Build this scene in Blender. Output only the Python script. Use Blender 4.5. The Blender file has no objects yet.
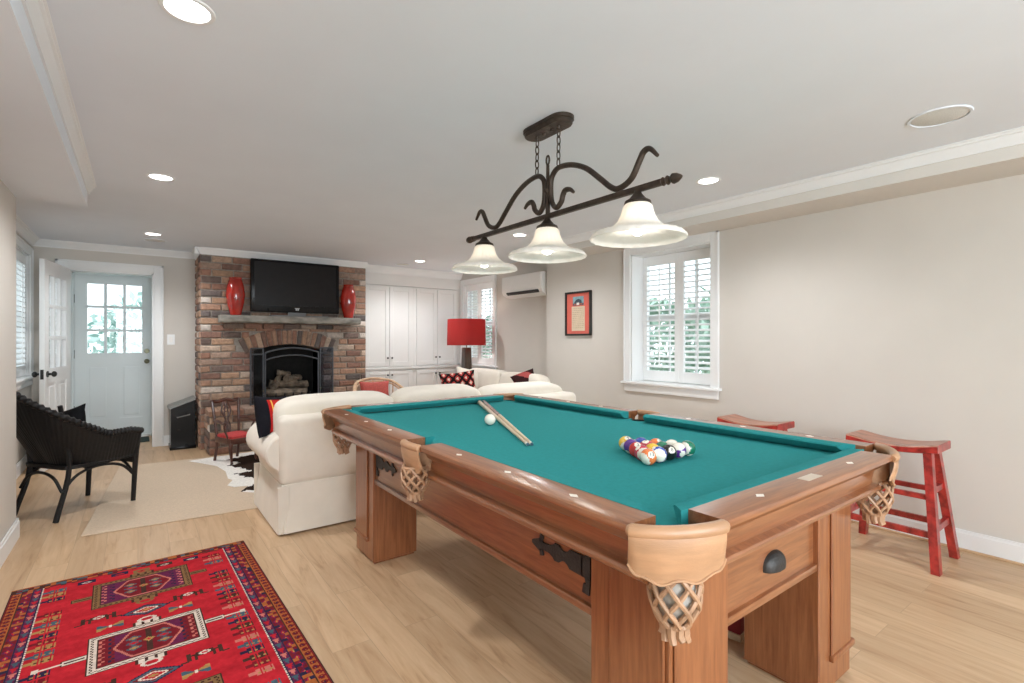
import bpy, bmesh, math, random
import numpy as np
from mathutils import Vector, Matrix, Euler
S = bpy.context.scene
COL = S.collection
PI = math.pi
R = math.radians
random.seed(7)
rng = np.random.default_rng(7)

# ------------------------------------------------------------------ camera
cam = bpy.data.cameras.new('camera')
camo = bpy.data.objects.new('camera', cam)
COL.objects.link(camo)
S.camera = camo
CAM_H = 1.22
YAW = math.atan((512 - 138) / 503.0)
camo.location = (0, 0, CAM_H)
camo.rotation_euler = (R(90), 0, -YAW)
cam.sensor_width = 36.0
cam.lens = 503.0 / 1024 * 36.0
cam.shift_y = -(341.5 - 340.0) / 1024
cam.clip_start = 0.05
cam.clip_end = 200

# ------------------------------------------------------------------ world, lights, exposure
S.view_settings.view_transform = 'Standard'
S.view_settings.look = 'None'
S.view_settings.gamma = 1.0
S.view_settings.use_curve_mapping = False
S.view_settings.exposure = 0.32
S.cycles.use_denoising = True
S.cycles.max_bounces = 12
S.cycles.diffuse_bounces = 7
S.cycles.transparent_max_bounces = 16
S.cycles.sample_clamp_indirect = 6.0
S.cycles.caustics_reflective = False
S.cycles.caustics_refractive = False
w = bpy.data.worlds.new('sky')
S.world = w
w.use_nodes = True
wb = w.node_tree.nodes['Background']
wb.inputs['Color'].default_value = (0.82, 0.94, 1.0, 1)
wb.inputs['Strength'].default_value = 2.1

def area_light(name, loc, direction, sx, sy, power, color, spread=180):
    l = bpy.data.lights.new(name, 'AREA')
    l.shape = 'RECTANGLE'
    l.size, l.size_y, l.energy, l.color = sx, sy, power, color
    l.spread = R(spread)
    o = bpy.data.objects.new(name, l)
    COL.objects.link(o)
    o.location = loc
    o.rotation_euler = Vector(direction).to_track_quat('-Z', 'Y').to_euler()
    o.visible_camera = True
    return o
# added fill light behind the camera, set before a made-up window
area_light('fill_behind_camera', (0.95, -2.33, 1.35), (0, 1, 0.05), 2.9, 1.5, 118, (0.86, 0.945, 1.0))
# portals steer the sky light through the glazed openings
for loc, d, sx, sy in (((4.13, 2.81, 1.43), (-1, 0, 0), .86, 1.2), ((4.2, 6.235, 1.46), (-1, 0, 0), .8, 1.2), ((-1.02, 6.2, 1.46), (1, 0, 0), 1.3, 1.2), ((-.23, 8.02, 1.45), (0, -1, 0), .6, .9)):
    area_light('sky_portal', loc, d, sx, sy, 1, (1, 1, 1)).data.cycles.is_portal = True

# ------------------------------------------------------------------ helpers
def nt(name):
    m = bpy.data.materials.new(name)
    m.use_nodes = True
    t = m.node_tree
    return m, t, t.nodes['Principled BSDF']

def mat(name, col, rough=0.5, var=0.08, scale=18.0, metal=0.0, bump=0.0, bscale=None, spec=0.5, coat=0.0, sheen=0.0, stretch=None):
    m, t, b = nt(name)
    N, L = t.nodes, t.links
    tc = N.new('ShaderNodeTexCoord')
    src = tc.outputs['Object']
    if stretch:
        mp = N.new('ShaderNodeMapping')
        mp.inputs['Scale'].default_value = stretch
        L.new(src, mp.inputs['Vector'])
        src = mp.outputs['Vector']
    nz = N.new('ShaderNodeTexNoise')
    nz.inputs['Scale'].default_value = scale
    nz.inputs['Detail'].default_value = 4
    L.new(src, nz.inputs['Vector'])
    rp = N.new('ShaderNodeValToRGB')
    c = np.array(col[:3])
    rp.color_ramp.elements[0].position = 0.3
    rp.color_ramp.elements[1].position = 0.7
    rp.color_ramp.elements[0].color = (*np.clip(c * (1 - var), 0, 1), 1)
    rp.color_ramp.elements[1].color = (*np.clip(c * (1 + var), 0, 1), 1)
    L.new(nz.outputs['Fac'], rp.inputs['Fac'])
    L.new(rp.outputs['Color'], b.inputs['Base Color'])
    b.inputs['Roughness'].default_value = rough
    b.inputs['Metallic'].default_value = metal
    b.inputs['Specular IOR Level'].default_value = spec
    b.inputs['Coat Weight'].default_value = coat
    b.inputs['Sheen Weight'].default_value = sheen
    if bump:
        n2 = N.new('ShaderNodeTexNoise')
        n2.inputs['Scale'].default_value = bscale or scale * 4
        n2.inputs['Detail'].default_value = 3
        L.new(src, n2.inputs['Vector'])
        bp = N.new('ShaderNodeBump')
        bp.inputs['Strength'].default_value = bump
        bp.inputs['Distance'].default_value = 0.01
        L.new(n2.outputs['Fac'], bp.inputs['Height'])
        L.new(bp.outputs['Normal'], b.inputs['Normal'])
    return m

def wood(name, c1, c2, stretch, scale=6.0, rough=0.3, coat=0.3):
    """grain noise squeezed across the grain: stretch is small along the grain"""
    m, t, b = nt(name)
    N, L = t.nodes, t.links
    tc = N.new('ShaderNodeTexCoord')
    mp = N.new('ShaderNodeMapping')
    mp.inputs['Scale'].default_value = stretch
    L.new(tc.outputs['Object'], mp.inputs['Vector'])
    nz = N.new('ShaderNodeTexNoise')
    nz.inputs['Scale'].default_value = scale
    nz.inputs['Detail'].default_value = 7
    nz.inputs['Roughness'].default_value = 0.62
    nz.inputs['Distortion'].default_value = 0.4
    L.new(mp.outputs['Vector'], nz.inputs['Vector'])
    rp = N.new('ShaderNodeValToRGB')
    e = rp.color_ramp.elements
    e[0].position, e[1].position = 0.3, 0.72
    e[0].color, e[1].color = (*c1, 1), (*c2, 1)
    L.new(nz.outputs['Fac'], rp.inputs['Fac'])
    L.new(rp.outputs['Color'], b.inputs['Base Color'])
    b.inputs['Roughness'].default_value = rough
    b.inputs['Coat Weight'].default_value = coat
    b.inputs['Coat Roughness'].default_value = 0.2
    b.inputs['Coat IOR'].default_value = 1.7
    return m

def attr_mat(name, rough=0.8, bump=0.3, bscale=60.0, var=0.15, nscale=25.0, sheen=0.0, coat=0.0):
    """colour comes from the mesh's own 'Col' attribute, broken up by noise"""
    m, t, b = nt(name)
    N, L = t.nodes, t.links
    at = N.new('ShaderNodeAttribute')
    at.attribute_name = 'Col'
    tc = N.new('ShaderNodeTexCoord')
    nz = N.new('ShaderNodeTexNoise')
    nz.inputs['Scale'].default_value = nscale
    nz.inputs['Detail'].default_value = 5
    L.new(tc.outputs['Object'], nz.inputs['Vector'])
    mr = N.new('ShaderNodeMapRange')
    mr.inputs['From Min'].default_value, mr.inputs['From Max'].default_value = 0.3, 0.7
    mr.inputs['To Min'].default_value, mr.inputs['To Max'].default_value = 1 - var, 1 + var
    L.new(nz.outputs['Fac'], mr.inputs['Value'])
    mx = N.new('ShaderNodeVectorMath')
    mx.operation = 'SCALE'
    L.new(at.outputs['Color'], mx.inputs[0])
    L.new(mr.outputs['Result'], mx.inputs['Scale'])
    L.new(mx.outputs['Vector'], b.inputs['Base Color'])
    b.inputs['Roughness'].default_value = rough
    b.inputs['Sheen Weight'].default_value = sheen
    b.inputs['Coat Weight'].default_value = coat
    if bump:
        n2 = N.new('ShaderNodeTexNoise')
        n2.inputs['Scale'].default_value = bscale
        n2.inputs['Detail'].default_value = 4
        L.new(tc.outputs['Object'], n2.inputs['Vector'])
        bp = N.new('ShaderNodeBump')
        bp.inputs['Strength'].default_value = bump
        bp.inputs['Distance'].default_value = 0.01
        L.new(n2.outputs['Fac'], bp.inputs['Height'])
        L.new(bp.outputs['Normal'], b.inputs['Normal'])
    return m

def glass_mat(name, tint=(1, 1, 1), gloss=0.08):
    m = bpy.data.materials.new(name)
    m.use_nodes = True
    t = m.node_tree
    t.nodes.clear()
    N, L = t.nodes, t.links
    o = N.new('ShaderNodeOutputMaterial')
    tr = N.new('ShaderNodeBsdfTransparent')
    tr.inputs['Color'].default_value = (*tint, 1)
    gl = N.new('ShaderNodeBsdfGlossy')
    gl.inputs['Roughness'].default_value = 0.02
    lw = N.new('ShaderNodeLayerWeight')
    lw.inputs['Blend'].default_value = 0.15
    mr = N.new('ShaderNodeMapRange')
    mr.inputs['To Min'].default_value, mr.inputs['To Max'].default_value = gloss * 0.5, min(1, gloss * 5)
    L.new(lw.outputs['Facing'], mr.inputs['Value'])
    mx = N.new('ShaderNodeMixShader')
    L.new(mr.outputs['Result'], mx.inputs['Fac'])
    L.new(tr.outputs[0], mx.inputs[1])
    L.new(gl.outputs[0], mx.inputs[2])
    L.new(mx.outputs[0], o.inputs['Surface'])
    return m

def emit_mat(name, col, strength):
    m, t, b = nt(name)
    b.inputs['Base Color'].default_value = (*col, 1)
    b.inputs['Emission Color'].default_value = (*col, 1)
    b.inputs['Emission Strength'].default_value = strength
    return m

class MB:
    """collects shapes in one bmesh; build() links them as ONE mesh object"""
    def __init__(s):
        s.bm = bmesh.new()
        s.cl = None
    def _mark(s):
        return len(s.bm.faces)
    def _fin(s, n0, mi=0, M=None, col=None):
        s.bm.faces.ensure_lookup_table()
        fs = s.bm.faces[n0:]
        if mi:
            for f in fs: f.material_index = mi
        if M is not None:
            vs = {v for f in fs for v in f.verts}
            for v in vs: v.co = M @ v.co
        if col is not None:
            if s.cl is None:
                s.cl = s.bm.loops.layers.float_color.get('Col') or s.bm.loops.layers.float_color.new('Col')
            s.bm.faces.ensure_lookup_table()
            for f in s.bm.faces[n0:]:
                for l in f.loops: l[s.cl] = (*col, 1)
        return s
    def box(s, x0, x1, y0, y1, z0, z1, bev=0.0, seg=2, mi=0, M=None, col=None):
        n0 = s._mark()
        t = bmesh.new()
        bmesh.ops.create_cube(t, size=1.0)
        for v in t.verts:
            v.co = Vector(((x0 + x1) / 2 + v.co.x * (x1 - x0), (y0 + y1) / 2 + v.co.y * (y1 - y0), (z0 + z1) / 2 + v.co.z * (z1 - z0)))
        if bev > 0:
            bmesh.ops.bevel(t, geom=t.edges[:], offset=bev, segments=seg, profile=0.5, affect='EDGES')
        me = bpy.data.meshes.new('t')
        t.to_mesh(me); t.free()
        s.bm.from_mesh(me)
        bpy.data.meshes.remove(me)
        return s._fin(n0, mi, M, col)
    def loft(s, rings, cap0=True, cap1=True, mi=0, M=None, closed=True, col=None):
        n0 = s._mark()
        V = [[s.bm.verts.new(p) for p in r] for r in rings]
        n = len(rings[0])
        for a, b in zip(V, V[1:]):
            for i in range(n if closed else n - 1):
                j = (i + 1) % n
                s.bm.faces.new((a[i], a[j], b[j], b[i]))
        if cap0 and closed: s.bm.faces.new(V[0][::-1])
        if cap1 and closed: s.bm.faces.new(V[-1])
        return s._fin(n0, mi, M, col)
    def lathe(s, prof, seg=24, c=(0, 0, 0), mi=0, M=None, caps=True):
        rings = [[(c[0] + r * math.cos(2 * PI * i / seg), c[1] + r * math.sin(2 * PI * i / seg), c[2] + z) for i in range(seg)] for r, z in prof]
        return s.loft(rings, caps, caps, mi, M)
    def tube(s, pts, r, seg=8, mi=0, M=None, closed=False, flat=1.0):
        pts = [Vector(p) for p in pts]
        n = len(pts)
        rr = r if isinstance(r, (list, tuple)) else [r] * n
        rings = []
        up = None
        for i, p in enumerate(pts):
            if closed:
                d = pts[(i + 1) % n] - pts[i - 1]
            else:
                d = pts[min(i + 1, n - 1)] - pts[max(i - 1, 0)]
            d.normalize()
            if up is None:
                up = Vector((0, 0, 1)) if abs(d.z) < 0.9 else Vector((1, 0, 0))
            a = d.cross(up)
            if a.length < 1e-6: a = d.orthogonal()
            a.normalize()
            b = a.cross(d).normalized()
            up = b
            rings.append([p + (a * math.cos(2 * PI * k / seg) * flat + b * math.sin(2 * PI * k / seg)) * rr[i] for k in range(seg)])
        if closed:
            rings.append(rings[0])
            return s.loft(rings, False, False, mi, M)
        return s.loft(rings, True, True, mi, M)
    def cyl(s, p0, p1, r0, r1=None, seg=12, mi=0, M=None):
        return s.tube([p0, p1], [r0, r0 if r1 is None else r1], seg, mi, M)
    def prism(s, poly, a, b, axis='y', mi=0, M=None, col=None):
        """poly in the two other axes (x,z for 'y'; y,z for 'x'; x,y for 'z')"""
        def P(u, v, t):
            return (u, t, v) if axis == 'y' else (t, u, v) if axis == 'x' else (u, v, t)
        return s.loft([[P(u, v, a) for u, v in poly], [P(u, v, b) for u, v in poly]], True, True, mi, M, True, col)
    def sup(s, c, h, e1=0.4, e2=0.4, nu=28, nv=16, M=None, mi=0):
        """superellipsoid: soft cushion with half sizes h"""
        f = lambda v, e: math.copysign(abs(v) ** e, v)
        rings = []
        for j in range(1, nv):
            b = -PI / 2 + PI * j / nv
            rings.append([(c[0] + h[0] * f(math.cos(b), e1) * f(math.cos(2 * PI * i / nu), e2),
                           c[1] + h[1] * f(math.cos(b), e1) * f(math.sin(2 * PI * i / nu), e2),
                           c[2] + h[2] * f(math.sin(b), e1)) for i in range(nu)])
        return s.loft(rings, True, True, mi, M)
    def ball(s, c, r, nu=16, nv=10, M=None, mi=0, sc=(1, 1, 1)):
        return s.sup(c, (r * sc[0], r * sc[1], r * sc[2]), 1, 1, nu, nv, M, mi)
    def throw(s, w, h, t, n=14, M=None, mi=0, colf=None):
        """throw pillow in local x (width), z (height), y thickness; centred"""
        n0 = s._mark()
        g = []
        for sd in (-1, 1):
            V = []
            for j in range(n + 1):
                for i in range(n + 1):
                    u, v = -1 + 2 * i / n, -1 + 2 * j / n
                    k = (max(0, 1 - abs(u) ** 2.5) * max(0, 1 - abs(v) ** 2.5)) ** 0.5
                    pin = 1 - 0.10 * (1 - abs(u) ** 2) * abs(v) ** 4
                    pin2 = 1 - 0.10 * (1 - abs(v) ** 2) * abs(u) ** 4
                    V.append(s.bm.verts.new((u * w / 2 * pin2, sd * (t / 2 * k + 0.004), v * h / 2 * pin)))
            g.append(V)
            for j in range(n):
                for i in range(n):
                    q = [V[j * (n + 1) + i], V[j * (n + 1) + i + 1], V[(j + 1) * (n + 1) + i + 1], V[(j + 1) * (n + 1) + i]]
                    f = s.bm.faces.new(q if sd < 0 else q[::-1])
                    if colf:
                        if s.cl is None: s.cl = s.bm.loops.layers.float_color.new('Col')
                        c = colf((i + .5) / n, (j + .5) / n)
                        for l in f.loops: l[s.cl] = (*c, 1)
        ring = [i for i in range(n)] + [i * (n + 1) + n for i in range(n)] + [n * (n + 1) + n - i for i in range(n)] + [(n - i) * (n + 1) for i in range(n)]
        for a, b in zip(ring, ring[1:] + ring[:1]):
            f = s.bm.faces.new((g[0][b], g[0][a], g[1][a], g[1][b]))
            if colf:
                for l in f.loops: l[s.cl] = (*colf(0, 0), 1)
        return s._fin(n0, mi, M)
    def build(s, name, mats, parent=None, loc=None, smooth=35):
        bmesh.ops.recalc_face_normals(s.bm, faces=s.bm.faces[:])
        me = bpy.data.meshes.new(name)
        s.bm.to_mesh(me); s.bm.free()
        for m in (mats if isinstance(mats, (list, tuple)) else [mats]): me.materials.append(m)
        if smooth:
            me.shade_smooth()
            me.set_sharp_from_angle(angle=R(smooth))
        o = bpy.data.objects.new(name, me)
        COL.objects.link(o)
        if parent is not None: o.parent = parent
        if loc: o.location = loc
        return o

def tag(o, label=None, cat=None, group=None, kind=None):
    if label: o['label'] = label
    if cat: o['category'] = cat
    if group: o['group'] = group
    if kind: o['kind'] = kind
    return o

def thing(name, label, cat, loc=(0, 0, 0), rz=0.0, group=None):
    o = bpy.data.objects.new(name, None)
    COL.objects.link(o)
    o.empty_display_size = 0.1
    o.location = loc
    o.rotation_euler = (0, 0, rz)
    return tag(o, label, cat, group)

def struct_root(name, label=None, loc=(0, 0, 0), rz=0.0):
    o = bpy.data.objects.new(name, None)
    COL.objects.link(o)
    o.location = loc
    o.rotation_euler = (0, 0, rz)
    return tag(o, label, None, None, 'structure')

def struct(mb, name, m, label=None, smooth=35):
    return tag(mb.build(name, m, None, None, smooth), label, None, None, 'structure')

def dup(root, loc, rz=None, label=None):
    """copy of a thing with copies of its parts and sub-parts"""
    r = root.copy(); COL.objects.link(r)
    r.location = loc
    if rz is not None: r.rotation_euler = (0, 0, rz)
    if label: r['label'] = label
    for ch in list(root.children):
        c = ch.copy(); COL.objects.link(c); c.parent = r
        for g in list(ch.children):
            d = g.copy(); COL.objects.link(d); d.parent = c
    return r

def T(loc=(0, 0, 0), rx=0, ry=0, rz=0):
    return Matrix.Translation(loc) @ Euler((rx, ry, rz)).to_matrix().to_4x4()

def catmull(pts, n=6):
    P = [Vector(p) for p in pts]
    P = [P[0] * 2 - P[1]] + P + [P[-1] * 2 - P[-2]]
    out = []
    for i in range(1, len(P) - 2):
        for k in range(n):
            t = k / n
            a, b, c, d = P[i - 1], P[i], P[i + 1], P[i + 2]
            out.append(0.5 * ((2 * b) + (c - a) * t + (2 * a - 5 * b + 4 * c - d) * t * t + (3 * b - a - 3 * c + d) * t ** 3))
    out.append(P[-2])
    return out

# ------------------------------------------------------------------ materials
M_wall = mat('greige_paint', (0.592, 0.557, 0.508), 0.7, 0.02, 3, bump=0.03, bscale=160)
M_ceil = mat('ceiling_paint', (0.715, 0.755, 0.805), 0.8, 0.015, 3, bump=0.02, bscale=160)
M_soffit = mat('soffit_paint', (0.65, 0.62, 0.575), 0.7, 0.02, 3)
M_trim = mat('white_trim_paint', (0.79, 0.80, 0.80), 0.4, 0.015, 4)
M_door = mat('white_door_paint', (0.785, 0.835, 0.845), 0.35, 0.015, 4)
M_shut = mat('white_shutter_paint', (0.84, 0.85, 0.85), 0.4, 0.01, 4)
M_cab = mat('cabinet_paint', (0.775, 0.77, 0.75), 0.4, 0.015, 4)
M_black = mat('black_iron', (0.022, 0.020, 0.019), 0.5, 0.2, 30, bump=0.2)
M_bronze = mat('dark_bronze', (0.055, 0.040, 0.030), 0.45, 0.35, 25, metal=0.6, bump=0.15)
M_knob = mat('black_knob', (0.015, 0.015, 0.015), 0.3, 0.1)
M_brass = mat('aged_brass', (0.22, 0.21, 0.14), 0.35, 0.1, metal=0.9)
M_glass = glass_mat('window_glass')
M_wood = wood('cherry_wood_long', (0.170, 0.055, 0.020), (0.345, 0.135, 0.053), (14, 1.0, 14), 4.5, 0.3, 0.8)
M_woodx = wood('cherry_wood_cross', (0.170, 0.055, 0.020), (0.345, 0.135, 0.053), (1.0, 14, 14), 4.5, 0.3, 0.8)
M_woodv = wood('cherry_wood_upright', (0.190, 0.061, 0.022), (0.345, 0.132, 0.052), (14, 14, 0.9), 4.5, 0.3, 0.3)
M_cloth = mat('teal_billiard_cloth', (0.026, 0.228, 0.232), 0.95, 0.06, 60, bump=0.06, bscale=500, spec=0.08)
M_leather = mat('tan_leather', (0.42, 0.235, 0.128), 0.38, 0.14, 10, bump=0.1, bscale=90, stretch=(1, 1, 5))
M_net = mat('leather_net', (0.40, 0.235, 0.14), 0.45, 0.2, 30)
M_liner = mat('pocket_liner', (0.42, 0.40, 0.37), 0.8, 0.25, 40)
M_hole = mat('dark_pocket', (0.02, 0.03, 0.03), 0.8)
M_sight = mat('pearl_inlay', (0.80, 0.74, 0.66), 0.3)
M_linen = mat('ivory_slipcover', (0.75, 0.695, 0.605), 0.9, 0.035, 8, bump=0.35, bscale=9, sheen=0.15)
M_red_lac = mat('worn_red_lacquer', (0.33, 0.028, 0.022), 0.35, 0.55, 22, coat=0.3)
M_seat = mat('worn_brown_red_seat', (0.33, 0.13, 0.075), 0.35, 0.45, 9, coat=0.25, stretch=(5, 1, 1))
M_wick = mat('black_wicker', (0.010, 0.009, 0.009), 0.45, 0.4, 80, spec=0.25)
M_bcush = mat('black_cushion', (0.010, 0.010, 0.011), 0.95, 0.2, 30, spec=0.05)
M_brick = attr_mat('old_brick', 0.9, 0.6, 70, 0.22, 30)
M_mortar = mat('lime_mortar', (0.30, 0.265, 0.23), 0.95, 0.2, 30, bump=0.5, bscale=90)
M_soot = mat('sooty_firebrick', (0.012, 0.011, 0.010), 0.95, 0.3, 20)
M_mantel = mat('grey_rough_stone', (0.25, 0.235, 0.205), 0.85, 0.4, 14, bump=0.7, bscale=22, stretch=(0.5, 1, 1))
M_vase = mat('red_glaze', (0.36, 0.018, 0.010), 0.12, 0.4, 7, coat=0.6)
M_tv = mat('black_gloss_plastic', (0.006, 0.006, 0.007), 0.2, 0.1, spec=0.25)
M_scr = mat('tv_screen', (0.014, 0.012, 0.012), 0.3, 0.1, spec=0.15)
M_log = mat('ceramic_log', (0.20, 0.16, 0.12), 0.9, 0.6, 14, bump=0.8, bscale=24)
M_jute = mat('jute_weave', (0.60, 0.475, 0.35), 0.95, 0.09, 90, bump=0.5, bscale=350)
M_hide = attr_mat('cowhide', 0.9, 0.15, 120, 0.12, 60)
M_rug = attr_mat('persian_wool', 0.95, 0.25, 300, 0.16, 45)
for _m in (M_hide, M_rug): _m.node_tree.nodes['Principled BSDF'].inputs['Specular IOR Level'].default_value = 0.08
M_fab = attr_mat('printed_fabric', 0.95, 0.2, 250, 0.1, 80)
M_fab.node_tree.nodes['Principled BSDF'].inputs['Specular IOR Level'].default_value = 0.08
M_mahog = mat('dark_mahogany', (0.075, 0.022, 0.013), 0.3, 0.35, 15, coat=0.3)
M_rseat = mat('red_upholstery', (0.48, 0.045, 0.045), 0.8, 0.2, 40)
M_rattan = mat('pale_rattan', (0.62, 0.42, 0.26), 0.5, 0.2, 30)
M_pinkc = mat('dusty_red_fabric', (0.50, 0.10, 0.085), 0.9, 0.15, 60)
M_ac = mat('white_plastic', (0.80, 0.78, 0.75), 0.35, 0.01)
M_lampbase = wood('dark_lamp_wood', (0.022, 0.014, 0.009), (0.10, 0.06, 0.038), (16, 16, 1), 5, 0.3, 0.3)
M_leaf = attr_mat('leaf', 0.6, 0, 60, 0.1, 20)
M_stem = mat('bark', (0.12, 0.09, 0.065), 0.9, 0.2)
M_ground = mat('pale_paving', (0.62, 0.62, 0.58), 0.9, 0.1, 3)
M_mesh = glass_mat('fire_screen_mesh', (0.55, 0.60, 0.68), 0.03)
M_iron = mat('blue_black_iron', (0.085, 0.095, 0.11), 0.4, 0.15, metal=0.4)

def floor_material():
    m, t, b = nt('oak_planks')
    N, L = t.nodes, t.links
    tc = N.new('ShaderNodeTexCoord')
    sp = N.new('ShaderNodeSeparateXYZ')
    L.new(tc.outputs['Object'], sp.inputs[0])
    cb = N.new('ShaderNodeCombineXYZ')
    L.new(sp.outputs['Y'], cb.inputs['X']); L.new(sp.outputs['X'], cb.inputs['Y'])
    bt = N.new('ShaderNodeTexBrick')
    bt.offset = 0.37
    bt.inputs['Color1'].default_value = (0.0, 0, 0, 1)
    bt.inputs['Color2'].default_value = (1, 1, 1, 1)
    bt.inputs['Mortar'].default_value = (0.5, 0.5, 0.5, 1)
    bt.inputs['Scale'].default_value = 1.0
    bt.inputs['Mortar Size'].default_value = 0.0012
    bt.inputs['Brick Width'].default_value = 1.22
    bt.inputs['Row Height'].default_value = 0.152
    L.new(cb.outputs[0], bt.inputs['Vector'])
    # grain
    mp = N.new('ShaderNodeMapping')
    mp.inputs['Scale'].default_value = (9, 0.8, 1)
    L.new(tc.outputs['Object'], mp.inputs['Vector'])
    ad = N.new('ShaderNodeVectorMath'); ad.operation = 'ADD'
    sc = N.new('ShaderNodeVectorMath'); sc.operation = 'SCALE'; sc.inputs['Scale'].default_value = 7.0
    L.new(bt.outputs['Color'], sc.inputs[0])
    L.new(mp.outputs[0], ad.inputs[0]); L.new(sc.outputs[0], ad.inputs[1])
    nz = N.new('ShaderNodeTexNoise')
    nz.inputs['Scale'].default_value = 2.6; nz.inputs['Detail'].default_value = 8; nz.inputs['Roughness'].default_value = 0.62
    nz.inputs['Distortion'].default_value = 0.8
    L.new(ad.outputs[0], nz.inputs['Vector'])
    rp = N.new('ShaderNodeValToRGB')
    e = rp.color_ramp.elements
    e[0].position, e[0].color = 0.26, (0.34, 0.205, 0.108, 1)
    e[1].position, e[1].color = 0.62, (0.60, 0.42, 0.26, 1)
    k = e.new(0.42); k.color = (0.525, 0.35, 0.205, 1)
    L.new(nz.outputs['Fac'], rp.inputs['Fac'])
    # plank to plank tone
    rp2 = N.new('ShaderNodeValToRGB')
    rp2.color_ramp.elements[0].color = (0.86, 0.84, 0.82, 1)
    rp2.color_ramp.elements[1].color = (1.06, 1.06, 1.06, 1)
    L.new(bt.outputs['Color'], rp2.inputs['Fac'])
    mu = N.new('ShaderNodeMix'); mu.data_type = 'RGBA'; mu.blend_type = 'MULTIPLY'; mu.inputs['Factor'].default_value = 1
    L.new(rp.outputs['Color'], mu.inputs['A']); L.new(rp2.outputs['Color'], mu.inputs['B'])
    # seams
    m2 = N.new('ShaderNodeMix'); m2.data_type = 'RGBA'
    m2.inputs['B'].default_value = (0.40, 0.275, 0.165, 1)
    L.new(bt.outputs['Fac'], m2.inputs['Factor']); L.new(mu.outputs['Result'], m2.inputs['A'])
    L.new(m2.outputs['Result'], b.inputs['Base Color'])
    b.inputs['Roughness'].default_value = 0.38
    b.inputs['Specular IOR Level'].default_value = 0.4
    return m
M_floor = floor_material()

def shade_glass():
    m = bpy.data.materials.new('frosted_lamp_glass')
    m.use_nodes = True
    t = m.node_tree
    N, L = t.nodes, t.links
    b = N['Principled BSDF']
    tc = N.new('ShaderNodeTexCoord')
    wv = N.new('ShaderNodeTexNoise'); wv.inputs['Scale'].default_value = 60
    L.new(tc.outputs['Object'], wv.inputs['Vector'])
    rp = N.new('ShaderNodeValToRGB')
    rp.color_ramp.elements[0].color = (0.90, 0.88, 0.85, 1); rp.color_ramp.elements[1].color = (0.95, 0.93, 0.90, 1)
    L.new(wv.outputs['Fac'], rp.inputs['Fac'])
    L.new(rp.outputs['Color'], b.inputs['Base Color'])
    b.inputs['Roughness'].default_value = 0.4
    tl = N.new('ShaderNodeBsdfTranslucent')
    tl.inputs['Color'].default_value = (0.95, 0.90, 0.82, 1)
    mx = N.new('ShaderNodeMixShader'); mx.inputs['Fac'].default_value = 0.42
    L.new(b.outputs[0], mx.inputs[1]); L.new(tl.outputs[0], mx.inputs[2])
    L.new(mx.outputs[0], N['Material Output'].inputs['Surface'])
    return m
M_shade = shade_glass()
M_lens = emit_mat('lit_downlight_lens', (1.0, 0.97, 0.92), 8.0)
M_pbulb = emit_mat('lit_pendant_bulb', (1.0, 0.95, 0.87), 20.0)
M_bulb = emit_mat('lit_bulb', (1.0, 0.96, 0.90), 6.0)

# ------------------------------------------------------------------ the room
CEIL = 2.25
XR, XA = 3.855, 4.02          # right wall; recessed wall with the air conditioner
YE = 4.5                      # where the right wall steps back
XL, XLR = -0.605, -0.87       # left wall; left rear wall
YLE = 4.33
YB = 7.05                     # rear wall with the door
YF = -2.4
struct(MB().box(-1.0, 4.3, YF - .2, 8.1, -0.12, 0.0), 'floor', M_floor, 'light oak plank floor')
struct(MB().box(-1.0, 4.3, YF - .2, YB + .15, CEIL, CEIL + 0.1), 'ceiling', M_ceil, 'white ceiling')
# right wall with window opening
W1 = (2.385, 3.24, 0.82, 2.045)
b = MB()
b.box(XR, XR + .25, YF, W1[0], 0, CEIL).box(XR, XR + .25, W1[1], YE, 0, CEIL)
b.box(XR, XR + .25, W1[0], W1[1], 0, W1[2] - .022).box(XR, XR + .25, W1[0], W1[1], W1[3], CEIL)
struct(b, 'wall_right', M_wall, 'greige wall on the right of the billiard table')
W2 = (5.84, 6.63, 0.86, 2.06)
b = MB()
b.box(XA, XA + .25, YE, W2[0], 0, CEIL).box(XA, XA + .25, W2[1], YB, 0, CEIL)
b.box(XA, XA + .25, W2[0], W2[1], 0, W2[2] - .022).box(XA, XA + .25, W2[0], W2[1], W2[3], CEIL)
struct(b, 'wall_alcove', M_wall, 'greige wall behind the air conditioner')
# rear wall with door opening, passage behind it
DO = (-0.60, 0.145, 1.975)
b = MB()
b.box(XLR - .2, DO[0], YB, YB + .15, 0, CEIL).box(DO[1], XA + .25, YB, YB + .15, 0, CEIL).box(DO[0], DO[1], YB, YB + .15, DO[2], CEIL)
struct(b, 'wall_rear', M_wall, 'greige wall around the white glazed door')
b = MB()
b.box(-0.78, -0.63, YB + .15, 8.0, 0, 2.1).box(0.175, 0.32, YB + .15, 8.0, 0, 2.1).box(-0.78, 0.32, YB + .15, 8.0, 2.06, 2.16)
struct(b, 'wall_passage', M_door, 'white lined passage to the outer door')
# left rear wall with window
W3 = (5.55, 6.86, 0.87, 2.06)
b = MB()
b.box(XLR - .2, XLR, YLE - .1, W3[0], 0, CEIL).box(XLR - .2, XLR, W3[1], YB, 0, CEIL)
b.box(XLR - .2, XLR, W3[0], W3[1], 0, W3[2] - .022).box(XLR - .2, XLR, W3[0], W3[1], W3[3], CEIL)
struct(b, 'wall_left_rear', M_wall, 'greige wall with a shuttered window at far left')
struct(MB().box(XLR - .2, XL, YF, YLE, 0, CEIL), 'wall_left', M_wall, 'greige wall end at the left edge')
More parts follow.
